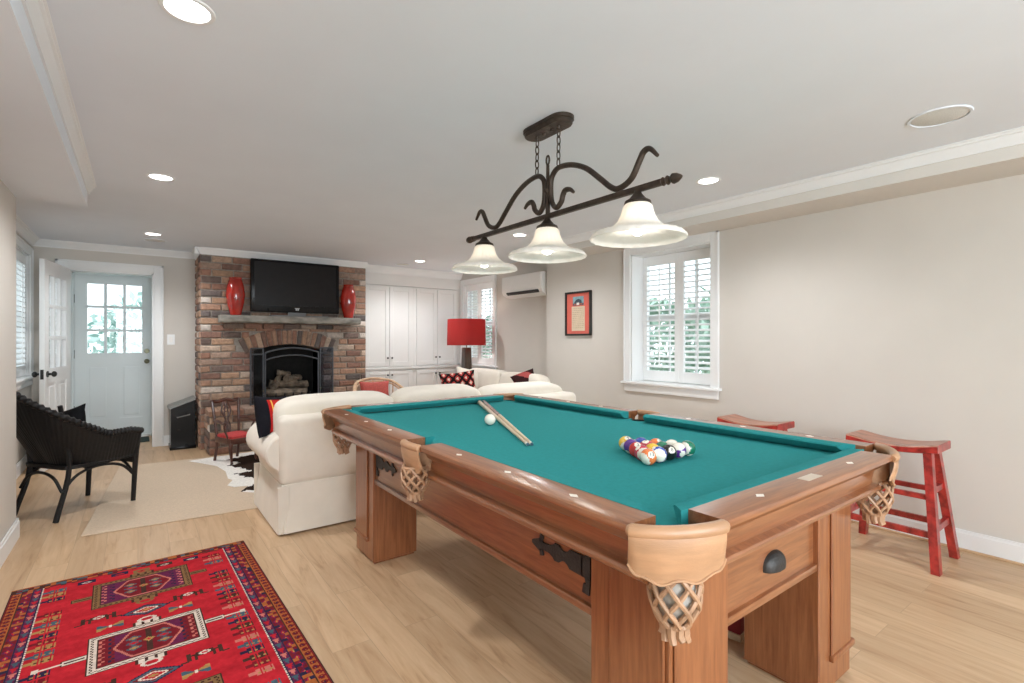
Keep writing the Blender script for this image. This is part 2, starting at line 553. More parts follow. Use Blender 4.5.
# unseen wall behind the camera; its wide window is invented for the fill light
W4 = (-0.5, 2.4, 0.6, 2.1)
b = MB()
b.box(XL, W4[0], YF - .2, YF, 0, CEIL).box(W4[1], XR, YF - .2, YF, 0, CEIL)
b.box(W4[0], W4[1], YF - .2, YF, 0, W4[2]).box(W4[0], W4[1], YF - .2, YF, W4[3], CEIL)
struct(b, 'wall_front', M_wall, 'greige wall behind the camera')
b = MB()
for i in range(5):
    x = W4[0] + (W4[1] - W4[0]) * i / 4
    b.box(x - .03, x + .03, YF - .16, YF - .1, W4[2], W4[3])
b.box(W4[0], W4[1], YF - .16, YF - .1, W4[2], W4[2] + .05).box(W4[0], W4[1], YF - .16, YF - .1, W4[3] - .05, W4[3])
struct(b, 'invented_window', M_trim, 'invented wide window behind the camera for the fill light')

# soffits with crown
struct(MB().box(3.49, XR, YF, YE, 2.12, CEIL), 'trim_1', M_soffit, 'long boxed soffit along the right wall')
struct(MB().box(XL, -0.268, YF, YLE, 2.10, CEIL), 'trim_2', M_ceil, 'boxed soffit at upper left')
def crown_poly(h=0.065, p=0.065):
    return [(0, 0), (0, -h), (p * .18, -h), (p * .22, -h * .82), (p * .45, -h * .60), (p * .62, -h * .30), (p * .80, -h * .24), (p * .84, -h * .1), (p, -h * .08), (p, 0)]
def crown(name, a, bb, axis, base, sign, label, h=0.065, p=0.065, z=CEIL):
    poly = [(base + sign * u, z + v) for u, v in crown_poly(h, p)]
    return struct(MB().prism(poly, a, bb, axis), name, M_trim, label)
crown('trim_3', YF, YE, 'y', 3.49, -1, 'white crown moulding on the right soffit')
crown('trim_4', YF, YLE + .04, 'y', -0.268, 1, 'white crown moulding on the left soffit', 0.06, 0.045)
crown('trim_5', XLR, 0.57, 'x', YB, -1, 'white crown moulding above the door', 0.07, 0.08)
crown('trim_6', YLE, YB, 'y', XLR, 1, 'white crown moulding above the left window', 0.07, 0.07)
crown('trim_7', 0.50, 2.45, 'x', 6.55, -1, 'white crown moulding above the brick chimney breast', 0.075, 0.055)
crown('trim_8', 2.44, XA, 'x', 6.73, -1, 'white crown moulding above the built-in cabinets', 0.10, 0.07)
crown('trim_9', 6.495, YB, 'y', 0.555, -1, 'white crown return at the chimney corner', 0.075, 0.055)
# baseboards
def baseboard(name, x0, x1, y0, y1, label):
    b = MB()
    b.box(x0, x1, y0, y1, 0, 0.10)
    dx, dy = (0.004, 0) if (x1 - x0) < (y1 - y0) else (0, 0.004)
    b.box(x0 + dx, x1 - dx, y0 + dy, y1 - dy, 0.10, 0.118)
    return struct(b, name, M_trim, label)
baseboard('baseboard_right', XR - .016, XR, YF, YE, 'white baseboard along the right wall')
struct(MB().box(XR - .028, XR - .016, YF, YE, 0, 0.014, 0.003), 'baseboard_shoe', M_floor, 'oak shoe strip along the right baseboard')
baseboard('baseboard_left', XL, XL + .016, YF, YLE, 'white baseboard at left edge')
baseboard('baseboard_left_end', XLR, XL, YLE, YLE + .016, 'white baseboard round the wall end')
baseboard('baseboard_left_rear', XLR, XLR + .016, YLE, YB, 'white baseboard under the left window')
baseboard('baseboard_rear', 0.23, 0.56, YB - .016, YB, 'white baseboard beside the door')

# door casing
def casing(name, label):
    b = MB()
    cw = 0.082
    for x0, x1 in ((DO[0] - cw, DO[0]), (DO[1], DO[1] + cw)):
        b.box(x0, x1, YB - .018, YB, 0, DO[2] + cw, 0.004)
    b.box(DO[0], DO[1], YB - .018, YB, DO[2], DO[2] + cw, 0.004)
    b.box(DO[0] - cw - .01, DO[0] - cw + .012, YB - .026, YB, 0, DO[2] + cw + .01, 0.003)
    b.box(DO[1] + cw - .012, DO[1] + cw + .01, YB - .026, YB, 0, DO[2] + cw + .01, 0.003)
    b.box(DO[0] - cw - .01, DO[1] + cw + .01, YB - .026, YB, DO[2] + cw - .012, DO[2] + cw + .01, 0.003)
    # jamb lining
    b.box(DO[0], DO[0] + .015, YB, YB + .16, 0, DO[2]).box(DO[1] - .015, DO[1], YB, YB + .16, 0, DO[2]).box(DO[0], DO[1], YB, YB + .16, DO[2] - .015, DO[2])
    return struct(b, name, M_trim, label)
casing('trim_10', 'white casing round the rear doorway')

def lite_door(name, label, W, H, th, gx, gz, mt, loc, rz, knob_side, knob_mat, two_knobs=False, deadbolt=False, kz=0.95):
    """door leaf hung at local x=0, width along +x, thickness centred on y=0"""
    root = struct_root(name, label, loc, rz)
    b = MB()
    x0, x1 = gx; z0, z1 = gz
    h = th / 2
    b.box(0, x0, -h, h, 0, H).box(x1, W, -h, h, 0, H).box(x0, x1, -h, h, z1, H)
    # lower half: stiles, rails and two sunk panels
    ms = (x0 + x1) / 2
    b.box(x0, x1, -h, h, z0 - .13, z0).box(x0, x1, -h, h, 0, .22)
    b.box(ms - .05, ms + .05, -h, h, .22, z0 - .13)
    for a, c in ((x0, ms - .05), (ms + .05, x1)):
        b.box(a, c, -h + .012, h - .012, .22, z0 - .13)
        b.box(a + .035, c - .035, -h + .004, h - .004, .255, z0 - .165, 0.004, 1)
    b.build('door_leaf', mt, root)
    mu = MB()
    for i in range(4):
        x = x0 + (x1 - x0) * i / 3
        wd = .0145 if 0 < i < 3 else .010
        mu.box(x - wd, x + wd, -h * .9, h * .9, z0, z1)
        z = z0 + (z1 - z0) * i / 3
        mu.box(x0, x1, -h * .88, h * .88, z - wd, z + wd)
    mu.build('muntins', mt, root)
    MB().box(x0, x1, -.003, .003, z0, z1).build('glass', M_glass, root)
    kx = W - .065 if knob_side > 0 else .065
    def knob(sd, z, r, m, nm):
        k = MB()
        k.cyl((kx, sd * h, z), (kx, sd * (h + .008), z), r * 1.05, r * 1.05, 16)
        k.cyl((kx, sd * (h + .008), z), (kx, sd * (h + .035), z), r * .4, r * .4, 10)
        k.ball((kx, sd * (h + .05), z), r, 14, 10, sc=(1, .75, 1))
        k.build(nm, m, root)
    knob(-1, kz, .028, knob_mat, 'door_knob')
    if two_knobs: knob(1, kz, .028, knob_mat, 'door_knob')
    if deadbolt:
        MB().cyl((kx, -h, kz + .13), (kx, -h - .02, kz + .13), .03, .026, 16).build('deadbolt', M_brass, root)
    else:
        MB().box(W - .002, W + .002, -.012, .012, kz - .045, kz + .045).build('latch_plate', M_knob, root)
    for z in (.35, kz + .1, H - .30):
        MB().cyl((-.006, -h - .004, z - .05), (-.006, -h - .004, z + .05), .009, .009, 8).build('hinge', M_black, root)
    return root
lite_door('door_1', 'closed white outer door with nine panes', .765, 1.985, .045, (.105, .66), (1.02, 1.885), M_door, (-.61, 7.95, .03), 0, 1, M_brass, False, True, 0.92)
lite_door('door_2', 'open white inner door with nine panes and black knobs', .735, 1.955, .038, (.11, .625), (.93, 1.83), M_trim, (-.592, 7.0, .012), R(180 + 81), 1, M_knob, True, False, 0.89)
# outer frame of door_1
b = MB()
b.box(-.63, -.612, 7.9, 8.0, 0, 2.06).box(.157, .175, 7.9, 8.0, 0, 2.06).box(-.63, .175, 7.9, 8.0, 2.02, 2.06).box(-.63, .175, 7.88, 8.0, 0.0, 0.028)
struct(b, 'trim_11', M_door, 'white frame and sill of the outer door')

# windows with plantation shutters
def shutter(parent, axis_x, y0, y1, z0, z1, sgn, tilt, pitch=.049, lw=.052):
    """one shutter panel in the plane x=axis_x; sgn is the room side"""
    st = .048
    f = MB()
    f.box(axis_x - .014, axis_x + .014, y0, y0 + st, z0, z1, .002, 1).box(axis_x - .014, axis_x + .014, y1 - st, y1, z0, z1, .002, 1)
    f.box(axis_x - .014, axis_x + .014, y0 + st, y1 - st, z0, z0 + .10, .002, 1).box(axis_x - .014, axis_x + .014, y0 + st, y1 - st, z1 - .09, z1, .002, 1)
    fo = f.build('shutter_panel', M_shut, parent)
    l = MB()
    n = int((z1 - z0 - .19) / pitch)
    zz = z0 + .10 + ((z1 - z0 - .19) - (n - 1) * pitch) / 2
    for k in range(n):
        Mx = T((axis_x, (y0 + y1) / 2, zz + k * pitch), 0, tilt)
        l.loft([[(x, yy, z) for x, z in ((-lw / 2, 0), (-lw / 4, .0045), (lw / 4, .0045), (lw / 2, 0), (lw / 4, -.0045), (-lw / 4, -.0045))] for yy in (-(y1 - y0) / 2 + st, (y1 - y0) / 2 - st)], M=Mx)
    l.build('louvers', M_shut, fo)
    r = MB().box(axis_x + sgn * .030 - .004, axis_x + sgn * .030 + .004, (y0 + y1) / 2 - .006, (y0 + y1) / 2 + .006, zz, z1 - .10, .002, 1)
    r.build('tilt_rod', M_shut, fo)

def window(name, label, xw, sgn, op, depth, shut_x, tilt, cw=.075, sill=True):
    """window in a wall in plane x=xw; sgn points into the room"""
    y0, y1, z0, z1 = op
    root = struct_root(name, label)
    b = MB()
    xa, xb = sorted((xw, xw + sgn * .02))
    b.box(xa, xb, y0 - cw, y0, z0, z1 + cw, .003, 1).box(xa, xb, y1, y1 + cw, z0, z1 + cw, .003, 1).box(xa, xb, y0, y1, z1, z1 + cw, .003, 1)
    xa, xb = sorted((xw + sgn * .02, xw + sgn * .028))
    b.box(xa, xb, y0 - cw, y0 - cw + .014, z0, z1 + cw).box(xa, xb, y1 + cw - .014, y1 + cw, z0, z1 + cw).box(xa, xb, y0 - cw, y1 + cw, z1 + cw - .014, z1 + cw)
    b.build('casing', M_trim, root)
    xa, xb = sorted((xw, xw - sgn * depth))
    r = MB()
    r.box(xa, xb, y0 - .0, y0 + .012, z0, z1).box(xa, xb, y1 - .012, y1, z0, z1).box(xa, xb, y0, y1, z1 - .012, z1)
    r.build('jamb', M_trim, root)
    xa, xb = sorted((xw - sgn * depth, xw + sgn * .05))
    MB().box(xa, xb, y0 - cw - .02, y1 + cw + .02, z0 - .022, z0, .005).build('sill', M_trim, root) if sill else None
    if sill:
        xa, xb = sorted((xw, xw + sgn * .022))
        MB().box(xa, xb, y0 - cw + .005, y1 + cw - .005, z0 - .095, z0 - .022, .004).build('sill_apron', M_trim, root)
    # sash behind the shutters
    xs = xw - sgn * (depth + .02)
    s = MB()
    zm = (z0 + z1) / 2
    for yy in (y0 + .012, y1 - .037):
        s.box(xs - .015, xs + .015, yy, yy + .025, z0, z1)
    for z, hh in ((z0, .04), (zm - .02, .04), (z1 - .04, .04)):
        s.box(xs - .016, xs + .016, y0 + .037, y1 - .037, z, z + hh)
    for k in (1, 2):
        yy = y0 + (y1 - y0) * k / 3
        s.box(xs - .008, xs + .008, yy - .008, yy + .008, z0, z1)
    s.build('sash', M_trim, root)
    MB().box(xs - .002, xs + .002, y0 + .02, y1 - .02, z0 + .02, z1 - .02).build('glass', M_glass, root)
    ym = (y0 + y1) / 2
    shutter(root, shut_x, y0 + .014, ym - .001, z0 + .004, z1 - .014, sgn, tilt)
    shutter(root, shut_x, ym + .001, y1 - .014, z0 + .004, z1 - .014, sgn, tilt)
    return root
window('window_1', 'deep set window with white shutters beside the framed picture', XR, -1, W1, .20, XR + .175, R(-24))
window('window_2', 'white shuttered window behind the red lamp', XA, -1, W2, .10, XA + .03, R(-24))
window('window_3', 'white shuttered window on the far left wall', XLR, 1, W3, .10, XLR - .03, R(24))

# ------------------------------------------------------------------ outdoors seen through the glass
struct(MB().box(-14, 18, 8.1, 30, -0.25, -0.12).box(4.35, 18, -6, 8.1, -0.25, -0.12).box(-14, -1.1, -6, 8.1, -0.25, -0.12), 'ground', M_ground, 'pale paving outdoors')
def shrub(loc, rx, ry, rz_, n, c1, c2, label, group, leaf=.115):
    root = thing('shrub', label, 'shrub', loc, 0, group)
    b = MB()
    V, F, C = [], [], []
    for i in range(n):
        d = rng.normal(size=3); d /= np.linalg.norm(d)
        rr = rng.uniform(.55, 1.0)
        p = np.array([d[0] * rx * rr, d[1] * ry * rr, rz_ + .25 + d[2] * rz_ * rr])
        a = rng.normal(size=3); a /= np.linalg.norm(a)
        q = np.cross(a, rng.normal(size=3)); q /= np.linalg.norm(q)
        l = leaf * rng.uniform(.6, 1.3)
        k = len(V)
        V += [p - a * l, p + q * l * .4, p + a * l, p - q * l * .4]
        F.append((k, k + 1, k + 2, k + 3))
        t = rng.uniform()
        C.append(np.array(c1) * (1 - t) + np.array(c2) * t)
    me = bpy.data.meshes.new('foliage')
    me.from_pydata([tuple(v) for v in V], [], F)
    at = me.color_attributes.new('Col', 'FLOAT_COLOR', 'CORNER')
    at.data.foreach_set('color', np.repeat(np.concatenate([np.array(C), np.ones((n, 1))], 1), 4, 0).astype(np.float32).ravel())
    me.materials.append(M_leaf)
    o = bpy.data.objects.new('foliage', me); COL.objects.link(o); o.parent = root
    s = MB()
    for k in range(5):
        a = k * 2 * PI / 5
        s.tube([(0, 0, -.12), (.15 * rx * math.cos(a), .15 * ry * math.sin(a), .3 * rz_), (.5 * rx * math.cos(a), .5 * ry * math.sin(a), rz_ * 1.1)], [.03, .02, .008], 6)
    s.build('stem', M_stem, root)
    return root
g1, g2 = (.14, .28, .19), (.46, .62, .50)
shrub((6.6, 3.2, 0), .8, 1.3, 1.05, 1500, g1, g2, 'green shrub seen through the window beside the picture, on its right', None)
shrub((7.4, 5.6, 0), .9, 1.3, .85, 1300, g1, g2, 'lower green shrub seen through the window beside the picture, on its left', None)
shrub((6.4, 9.2, 0), 1.0, 1.0, .75, 1100, g1, g2, 'green shrub outside the window behind the red lamp', None)
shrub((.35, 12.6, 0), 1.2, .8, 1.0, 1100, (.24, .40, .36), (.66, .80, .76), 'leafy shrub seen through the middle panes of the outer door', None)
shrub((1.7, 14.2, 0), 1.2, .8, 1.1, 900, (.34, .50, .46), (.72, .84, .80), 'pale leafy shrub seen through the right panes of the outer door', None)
b = MB().box(-.09, .09, -.09, .09, -.12, 2.3, .01).box(-.13, .13, -.13, .13, -.12, .1, .01).box(-.13, .13, -.13, .13, 2.2, 2.3, .01)
tag(b.build('porch_column', M_trim, None, (-.72, 10.2, 0)), 'white square porch column seen through the left panes of the outer door', 'column')
b = MB().box(-3.0, 3.0, -.08, .08, 2.3, 2.55).box(-3.0, 3.0, -2.1, .3, 2.55, 2.62)
for k in range(9): b.box(-3 + k * .75, -2.9 + k * .75, -2.1, .2, 2.47, 2.55)
struct(b, 'trim_12', M_trim, 'white beams of the porch roof').location = (0, 10.2, 0)

# ------------------------------------------------------------------ fireplace
FX0, FX1, FY = 0.555, 2.44, 6.55
FTOP = 2.17
HZ = 0.47       # raised hearth
fire = thing('fireplace', 'old brick fireplace and chimney breast with arched opening and raised hearth', 'fireplace', (1.4975, FY, 0))
fx = lambda x: x - 1.4975
OW, OZ, ORISE = 0.395, 1.095, 0.075          # half width of the opening, springing height, rise
AR = (OW ** 2 + ORISE ** 2) / (2 * ORISE)
AZC = OZ + ORISE - AR
AX = fx(1.485)
RING = 0.185
brick_cols = [(.31, .165, .115), (.37, .22, .15), (.25, .14, .105), (.42, .285, .205), (.17, .12, .10), (.50, .385, .30), (.34, .235, .18), (.14, .115, .105), (.40, .25, .165), (.58, .51, .45)]
def brick_col(dark=1.0):
    c = np.array(random.choices(brick_cols, [5, 5, 4, 4, 3, 2, 4, 2.5, 4, 1.2])[0]) * random.uniform(.8, 1.15) * dark
    return tuple(c)
class Bricks:
    def __init__(s): s.V, s.F, s.C = [], [], []
    def add(s, quad, out, depth, o, u, v, col, ch=.010):
        """quad: 4 (u,v) corners; front pushed 'out' along the normal n=u x v"""
        n = u.cross(v)
        k = len(s.V)
        cu = sum(q[0] for q in quad) / 4; cv = sum(q[1] for q in quad) / 4
        for lev, ins in ((out, ch), (out - ch * .8, 0), (-depth, 0)):
            for q in quad:
                du, dv = q[0] - cu, q[1] - cv
                L = max(1e-4, math.hypot(du, dv))
                uu = q[0] - (math.copysign(ins, du)) + random.uniform(-.003, .003)
                vv = q[1] - (math.copysign(ins, dv)) + random.uniform(-.003, .003)
                s.V.append(o + u * uu + v * vv + n * lev)
        s.F.append((k, k + 1, k + 2, k + 3))
        for a in (0, 4):
            for i in range(4):
                j = (i + 1) % 4
                s.F.append((k + a + i, k + a + 4 + i, k + a + 4 + j, k + a + j))
        s.C += [col] * 9
    def build(s, name, m, parent):
        me = bpy.data.meshes.new(name)
        me.from_pydata([tuple(p) for p in s.V], [], s.F)
        at = me.color_attributes.new('Col', 'FLOAT_COLOR', 'CORNER')
        c = np.concatenate([np.array(s.C), np.ones((len(s.C), 1))], 1)
        at.data.foreach_set('color', np.repeat(c, 4, 0).astype(np.float32).ravel())
        me.materials.append(m)
        o = bpy.data.objects.new(name, me); COL.objects.link(o); o.parent = parent
        return o
def courses(B, o, u, v, u0, u1, v0, v1, rowh=.0775, bl=.208, hole=None, zoff=0, dark=1.0):
    n = int(round((v1 - v0) / rowh)); rh = (v1 - v0) / n
    for r in range(n):
        za, zb = v0 + r * rh + .0065, v0 + (r + 1) * rh - .0065
        spans = [(u0, u1)]
        if hole:
            hw = hole((za + zb) / 2)
            if hw: spans = [(u0, hw[0]), (hw[1], u1)]
        for sa, sb in spans:
            x = sa
            first = True
            while x < sb - .02:
                L = bl * random.uniform(.9, 1.08)
                if first: L = bl * ((.5 if r % 2 else 1.0) * random.uniform(.95, 1.05)); first = False
                e = x + L
                if sb - e < .06: e = sb
                e = min(e, sb)
                d = random.uniform(-.002, .004)
                B.add([(x + .0055, za), (e - .0055, za), (e - .0055, zb), (x + .0055, zb)], .010 + d, .03, o, u, v, brick_col(dark))
                x = e
UX, UY, UZ = Vector((1, 0, 0)), Vector((0, 1, 0)), Vector((0, 0, 1))
def hole(z):
    if z < OZ: return (AX - OW, AX + OW)
    Ro = AR + RING
    if z < AZC + Ro:
        hwd = math.sqrt(max(0, Ro ** 2 - (z - AZC) ** 2))
        hwd = min(hwd, OW + .17 + (z - OZ) * .25 if z < 1.33 else hwd)
        return (AX - hwd - .006, AX + hwd + .006)
    return None
B = Bricks()
courses(B, Vector((0, 0, 0)), UX, UZ, fx(FX0), fx(FX1), .0, FTOP, hole=hole)
# the left flank
courses(B, Vector((fx(FX0), .5, 0)), -UY, UZ, 0, .5, 0, FTOP)
# arch of bricks on edge
na = 19
half = math.asin((OW + .17) / (AR + RING))
for i in range(na):
    a0 = -half + 2 * half * i / na; a1 = -half + 2 * half * (i + 1) / na
    g = .0035 / AR
    q = []
    for a, rr in ((a0 + g, AR), (a1 - g, AR), (a1 - g, AR + RING - .01 + random.uniform(-.012, .01)), (a0 + g, AR + RING - .01)):
        q.append((AX + rr * math.sin(a), AZC + rr * math.cos(a)))
    B.add(q, .012 + random.uniform(-.002, .004), .05, Vector((0, 0, 0)), UX, UZ, brick_col(.95))
B.build('brickwork', M_brick, fire)
# mortar body with the arched hole
b = MB()
b.box(fx(FX0) + .004, AX - OW, .004, .5, 0, OZ).box(AX + OW, fx(FX1) - .004, .004, .5, 0, OZ)
arc = [(AX - OW + 2 * OW * i / 16, AZC + math.sqrt(AR ** 2 - (-OW + 2 * OW * i / 16) ** 2)) for i in range(17)]
xs = [fx(FX0) + .004] + [p[0] for p in arc] + [fx(FX1) - .004]
zs = [OZ] + [p[1] for p in arc] + [OZ]
for i in range(len(xs) - 1):
    b.prism([(xs[i], zs[i]), (xs[i + 1], zs[i + 1]), (xs[i + 1], FTOP + .08), (xs[i], FTOP + .08)], .004, .5)
b.build('mortar_body', M_mortar, fire, None, 0)
# firebox
b = MB()
b.box(AX - OW - .02, AX - OW, .03, .46, HZ, 1.2).box(AX + OW, AX + OW + .02, .03, .46, HZ, 1.2).box(AX - OW, AX + OW, .44, .46, HZ, 1.2)
b.box(AX - OW, AX + OW, .03, .46, 1.172, 1.2).box(AX - OW, AX + OW, .0, .46, HZ - .05, HZ)
b.build('firebox', M_soot, fire)
# raised hearth
hearth = MB().box(fx(.612), fx(2.40), -.395, -.002, 0, HZ - .062).build('hearth', M_mortar, fire)
B = Bricks()
courses(B, Vector((0, -.399, 0)), UX, UZ, fx(.602), fx(2.40), 0, HZ - .062)
courses(B, Vector((fx(.604), 0, 0)), -UY, UZ, 0, .395, 0, HZ - .062)
x = fx(.597)
while x < fx(2.41):
    B.add([(x + .004, 0), (x + .106, 0), (x + .106, .41), (x + .004, .41)], random.uniform(-.002, .003), .06, Vector((0, -.415, HZ)), UX, UY, brick_col(1.1))
    x += .11
B.build('hearth_bricks', M_brick, hearth)
# corbel course and rough mantel shelf
B = Bricks()
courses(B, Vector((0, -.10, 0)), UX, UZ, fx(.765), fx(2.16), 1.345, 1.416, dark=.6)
B.build('corbel_course', M_brick, fire)
b = MB()
n = 40
rings = []
for i in range(n + 1):
    x = fx(.725) + (2.29 - .725) * i / n
    j = lambda: random.uniform(-.006, .006)
    rings.append([(x, -.215 + j(), 1.418 + j()), (x, -.228 + j(), 1.432 + j()), (x, -.226 + j(), 1.475 + j()), (x, -.205 + j(), 1.499), (x, .0, 1.50), (x, .0, 1.418)])
b.loft(rings)
b.build('mantel_shelf', M_mantel, fire)

# gas log set sits in the firebox
lg = thing('log_set', 'pile of grey brown fire logs in the black firebox', 'logs', (1.50, 6.78, HZ))
def log(p0, p1, r):
    b = MB()
    p0, p1 = Vector(p0), Vector(p1)
    pts = [p0.lerp(p1, t / 8) + Vector((random.uniform(-.008, .008), random.uniform(-.008, .008), random.uniform(-.008, .008))) for t in range(9)]
    b.tube(pts, [r * random.uniform(.85, 1.12) for _ in pts], 10)
    b.build('log', M_log, lg)
log((-.25, -.06, .10), (.22, -.08, .10), .052)
log((-.24, .08, .11), (.26, .09, .12), .055)
log((-.20, .02, .20), (.12, -.03, .21), .05)
log((-.02, .05, .21), (.24, -.05, .19), .045)
log((-.17, -.10, .16), (-.06, .08, .30), .04)
log((-.02, -.08, .27), (.18, .06, .27), .04)
log((.04, .03, .31), (-.10, .05, .34), .035)
b = MB()
for k in range(6):
    x = -.25 + k * .1
    b.tube([(x, -.15, .10), (x, -.13, .045), (x, .13, .045)], .008, 6)
b.box(-.28, .28, -.012, .0, .03, .045).box(-.28, .28, .11, .122, .03, .045)
for x in (-.24, .24):
    b.box(x - .008, x + .008, -.012, 0, 0, .035).box(x - .008, x + .008, .11, .122, 0, .035)
b.build('grate', M_black, lg)

# folding fire screen on the hearth
fs = thing('fire_screen', 'black iron three-panel fire screen standing on the brick hearth', 'fire screen', (1.485, 6.40, HZ))
b = MB()
cw = .30
arcp = [(-cw + 2 * cw * i / 20, 0, .60 + .055 * (1 - (2 * i / 20 - 1) ** 2)) for i in range(21)]
b.tube([(-cw, 0, 0.006), (-cw, 0, .60)], .010, 8).tube([(cw, 0, 0.006), (cw, 0, .60)], .010, 8).tube(arcp, .010, 8)
b.tube([(p[0], 0, p[2] - .085) for p in arcp], .008, 8)
b.tube([(-cw, 0, .012), (cw, 0, .012)], .008, 8)
b.build('centre_frame', M_iron, fs)
for sd in (-1, 1):
    q = [(sd * (cw + .022), -.004, 0.006), (sd * (cw + .022), -.004, .655), (sd * (cw + .16), -.05, .655), (sd * (cw + .16), -.05, 0.006)]
    b = MB()
    b.tube(q[:2], .009, 8).tube(q[2:], .009, 8).tube(q[1:3], .008, 8)
    b.tube([(q[1][0], q[1][1], .585), (q[2][0], q[2][1], .585)], .008, 8).tube([(q[0][0], q[0][1], .014), (q[3][0], q[3][1], .014)], .007, 8)
    po = b.build('side_panel', M_iron, fs)
    e = MB()
    e.loft([[(q[0][0], q[0][1] - .001, .014), (q[1][0], q[1][1] - .001, .65), (q[2][0], q[2][1] - .001, .65), (q[3][0], q[3][1] - .001, .014)],
            [(q[0][0], q[0][1] + .001, .014), (q[1][0], q[1][1] + .001, .65), (q[2][0], q[2][1] + .001, .65), (q[3][0], q[3][1] + .001, .014)]])
    e.build('wire_mesh', M_mesh, po)
    MB().ball((sd * (cw + .022), -.016, .16), .008).build('latch', M_brass, po)

# vases and television on the mantel
vprof = [(.045, 0), (.056, .004), (.070, .06), (.088, .14), (.097, .215), (.095, .27), (.084, .34), (.068, .395), (.060, .408), (.064, .418), (.066, .425), (.055, .426), (.050, .41), (.058, .39)]
def vase(loc, label, k=1.0):
    root = thing('vase', label, 'vase', loc, 0, 'vases on the mantel')
    MB().lathe([(r * k, z * k) for r, z in vprof], 28).build('body', M_vase, root)
    for i in range(3):
        a = R(-100 + i * 120)
        MB().ball((.093 * k * math.cos(a), .093 * k * math.sin(a), .19 * k), .012, 10, 8).build('boss', M_vase, root)
    return root
vs = vase((.885, 6.43, 1.50), 'tall red glazed vase at the left end of the mantel')
dup(vs, (2.165, 6.43, 1.50), R(15), 'tall red glazed vase at the right end of the mantel')
tv = thing('television', 'black flat screen television standing on the mantel', 'television', (1.545, 6.46, 1.50))
MB().box(-.505, .505, -.03, .035, .05, .665, .012).build('housing', M_tv, tv)
MB().box(-.465, .465, -.034, -.029, .125, .635).build('screen', M_scr, tv)
MB().box(-.30, .36, -.07, .06, 0, .014, .005).box(-.10, .10, -.01, .03, .01, .06).build('stand', mat('grey_stand', (.16, .16, .16), .35), tv)
b = MB().box(-.028, .028, -.0335, -.030, .098, .104).box(-.018, -.003, -.0335, -.030, .076, .092).box(.003, .018, -.0335, -.030, .076, .092)
b.build('logo', mat('silver_logo', (.65, .68, .72), .3), tv)

# firewood bin beside the chimney breast
bn = thing('firewood_bin', 'black metal bin with slanted grey lid between door and fireplace', 'bin', (.405, 6.85, 0))
b = MB()
b.prism([(-.115, .03), (.115, .03), (.115, .545), (-.115, .46)], -.15, .15)
b.box(-.125, .125, -.16, .16, 0.0, .035, .006)
b.build('body', M_tv, bn)
M_grey = mat('pewter_grey', (.20, .20, .19), .35, .1, metal=.5)
b = MB().prism([(-.135, .452), (.118, .547), (.118, .567), (-.135, .475)], -.165, .165)
b.build('lid', M_grey, bn)
b = MB().tube([(-.055, -.15, .36), (-.055, -.172, .36), (.06, -.172, .385), (.06, -.15, .385)], .006, 8)
b.build('handle', M_grey, bn)

# ------------------------------------------------------------------ built-in cabinets
CY = 6.75
cxs = [2.47, 3.235, 3.985]
MB_ = MB().box(2.44, 4.02, CY + .002, YB, 1.995, CEIL - .001).box(3.985, 4.02, CY + .002, YB, 0, 1.995).box(2.44, 2.47, CY + .002, YB, 0, 1.995)
struct(MB_, 'trim_13', M_cab, 'white frieze and end panels around the built-in cabinets')
def cabinet(x0, x1, z0, z1, label, upper):
    root = thing('cabinet', label, 'cabinet', ((x0 + x1) / 2, CY, z0), 0, 'built-in cabinets')
    W = (x1 - x0) / 2
    H = z1 - z0
    b = MB().box(-W + .001, W - .001, .004, YB - CY - .002, 0, H)
    b.build('body', M_cab, root)
    if not upper:
        MB().box(-W, W, -.03, .06, H, H + .028, .004).build('ledge', M_cab, root)
        MB().box(-W, W, .003, .06, .0, .09).build('plinth', M_cab, root)
    zb = .10 if not upper else .02
    zt = H - .02
    for sd in (-1, 1):
        xa, xb = (-W + .035, -.003) if sd < 0 else (.003, W - .035)
        d = MB()
        s = .055
        d.box(xa, xa + s, -.016, .004, zb, zt, .002, 1).box(xb - s, xb, -.016, .004, zb, zt, .002, 1)
        d.box(xa + s, xb - s, -.016, .004, zb, zb + s, .002, 1).box(xa + s, xb - s, -.016, .004, zt - s, zt, .002, 1)
        d.box(xa + s, xb - s, -.006, .004, zb + s, zt - s)
        do = d.build('door', M_cab, root)
        kx = -.032 if sd < 0 else .032
        kz = (.13 if upper else zt - .06)
        k = MB().cyl((kx, -.016, kz), (kx, -.03, kz), .006, .006, 8).ball((kx, -.036, kz), .014, 12, 8, sc=(1, .7, 1))
        k.build('knob', M_knob, do)
    return root
cabinet(cxs[0], cxs[1], .0, .806, 'white lower built-in cabinet beside the brick fireplace', False)
cabinet(cxs[1], cxs[2], .0, .806, 'white lower built-in cabinet behind the red lamp', False)
cabinet(cxs[0], cxs[1], .836, 1.99, 'tall white upper cabinet beside the brick fireplace', True)
cabinet(cxs[1], cxs[2], .836, 1.99, 'tall white upper cabinet in the corner near the red lamp', True)

# ------------------------------------------------------------------ wall things
ac = thing('air_conditioner', 'white split air conditioner high on the wall beside the far window', 'air conditioner', (XA, 4.955, 1.765))
prof = [(0, .0), (-.13, .0), (-.185, .035), (-.205, .075), (-.205, .25), (-.19, .27), (0, .275)]
MB().prism(prof, -.395, .395, 'y').build('casing', M_ac, ac)
MB().box(-.209, -.200, -.385, .385, .085, .262, .003, 1).build('front_panel', M_ac, ac)
b = MB().prism([(-.132, -.002), (-.186, .032), (-.188, .038), (-.150, .006)], -.36, .36, 'y')
b.build('air_vane', M_ac, ac)
MB().prism([(-.180, .026), (-.2035, .046), (-.2065, .062), (-.184, .048)], -.34, .30, 'y').build('outlet_slot', M_black, ac)

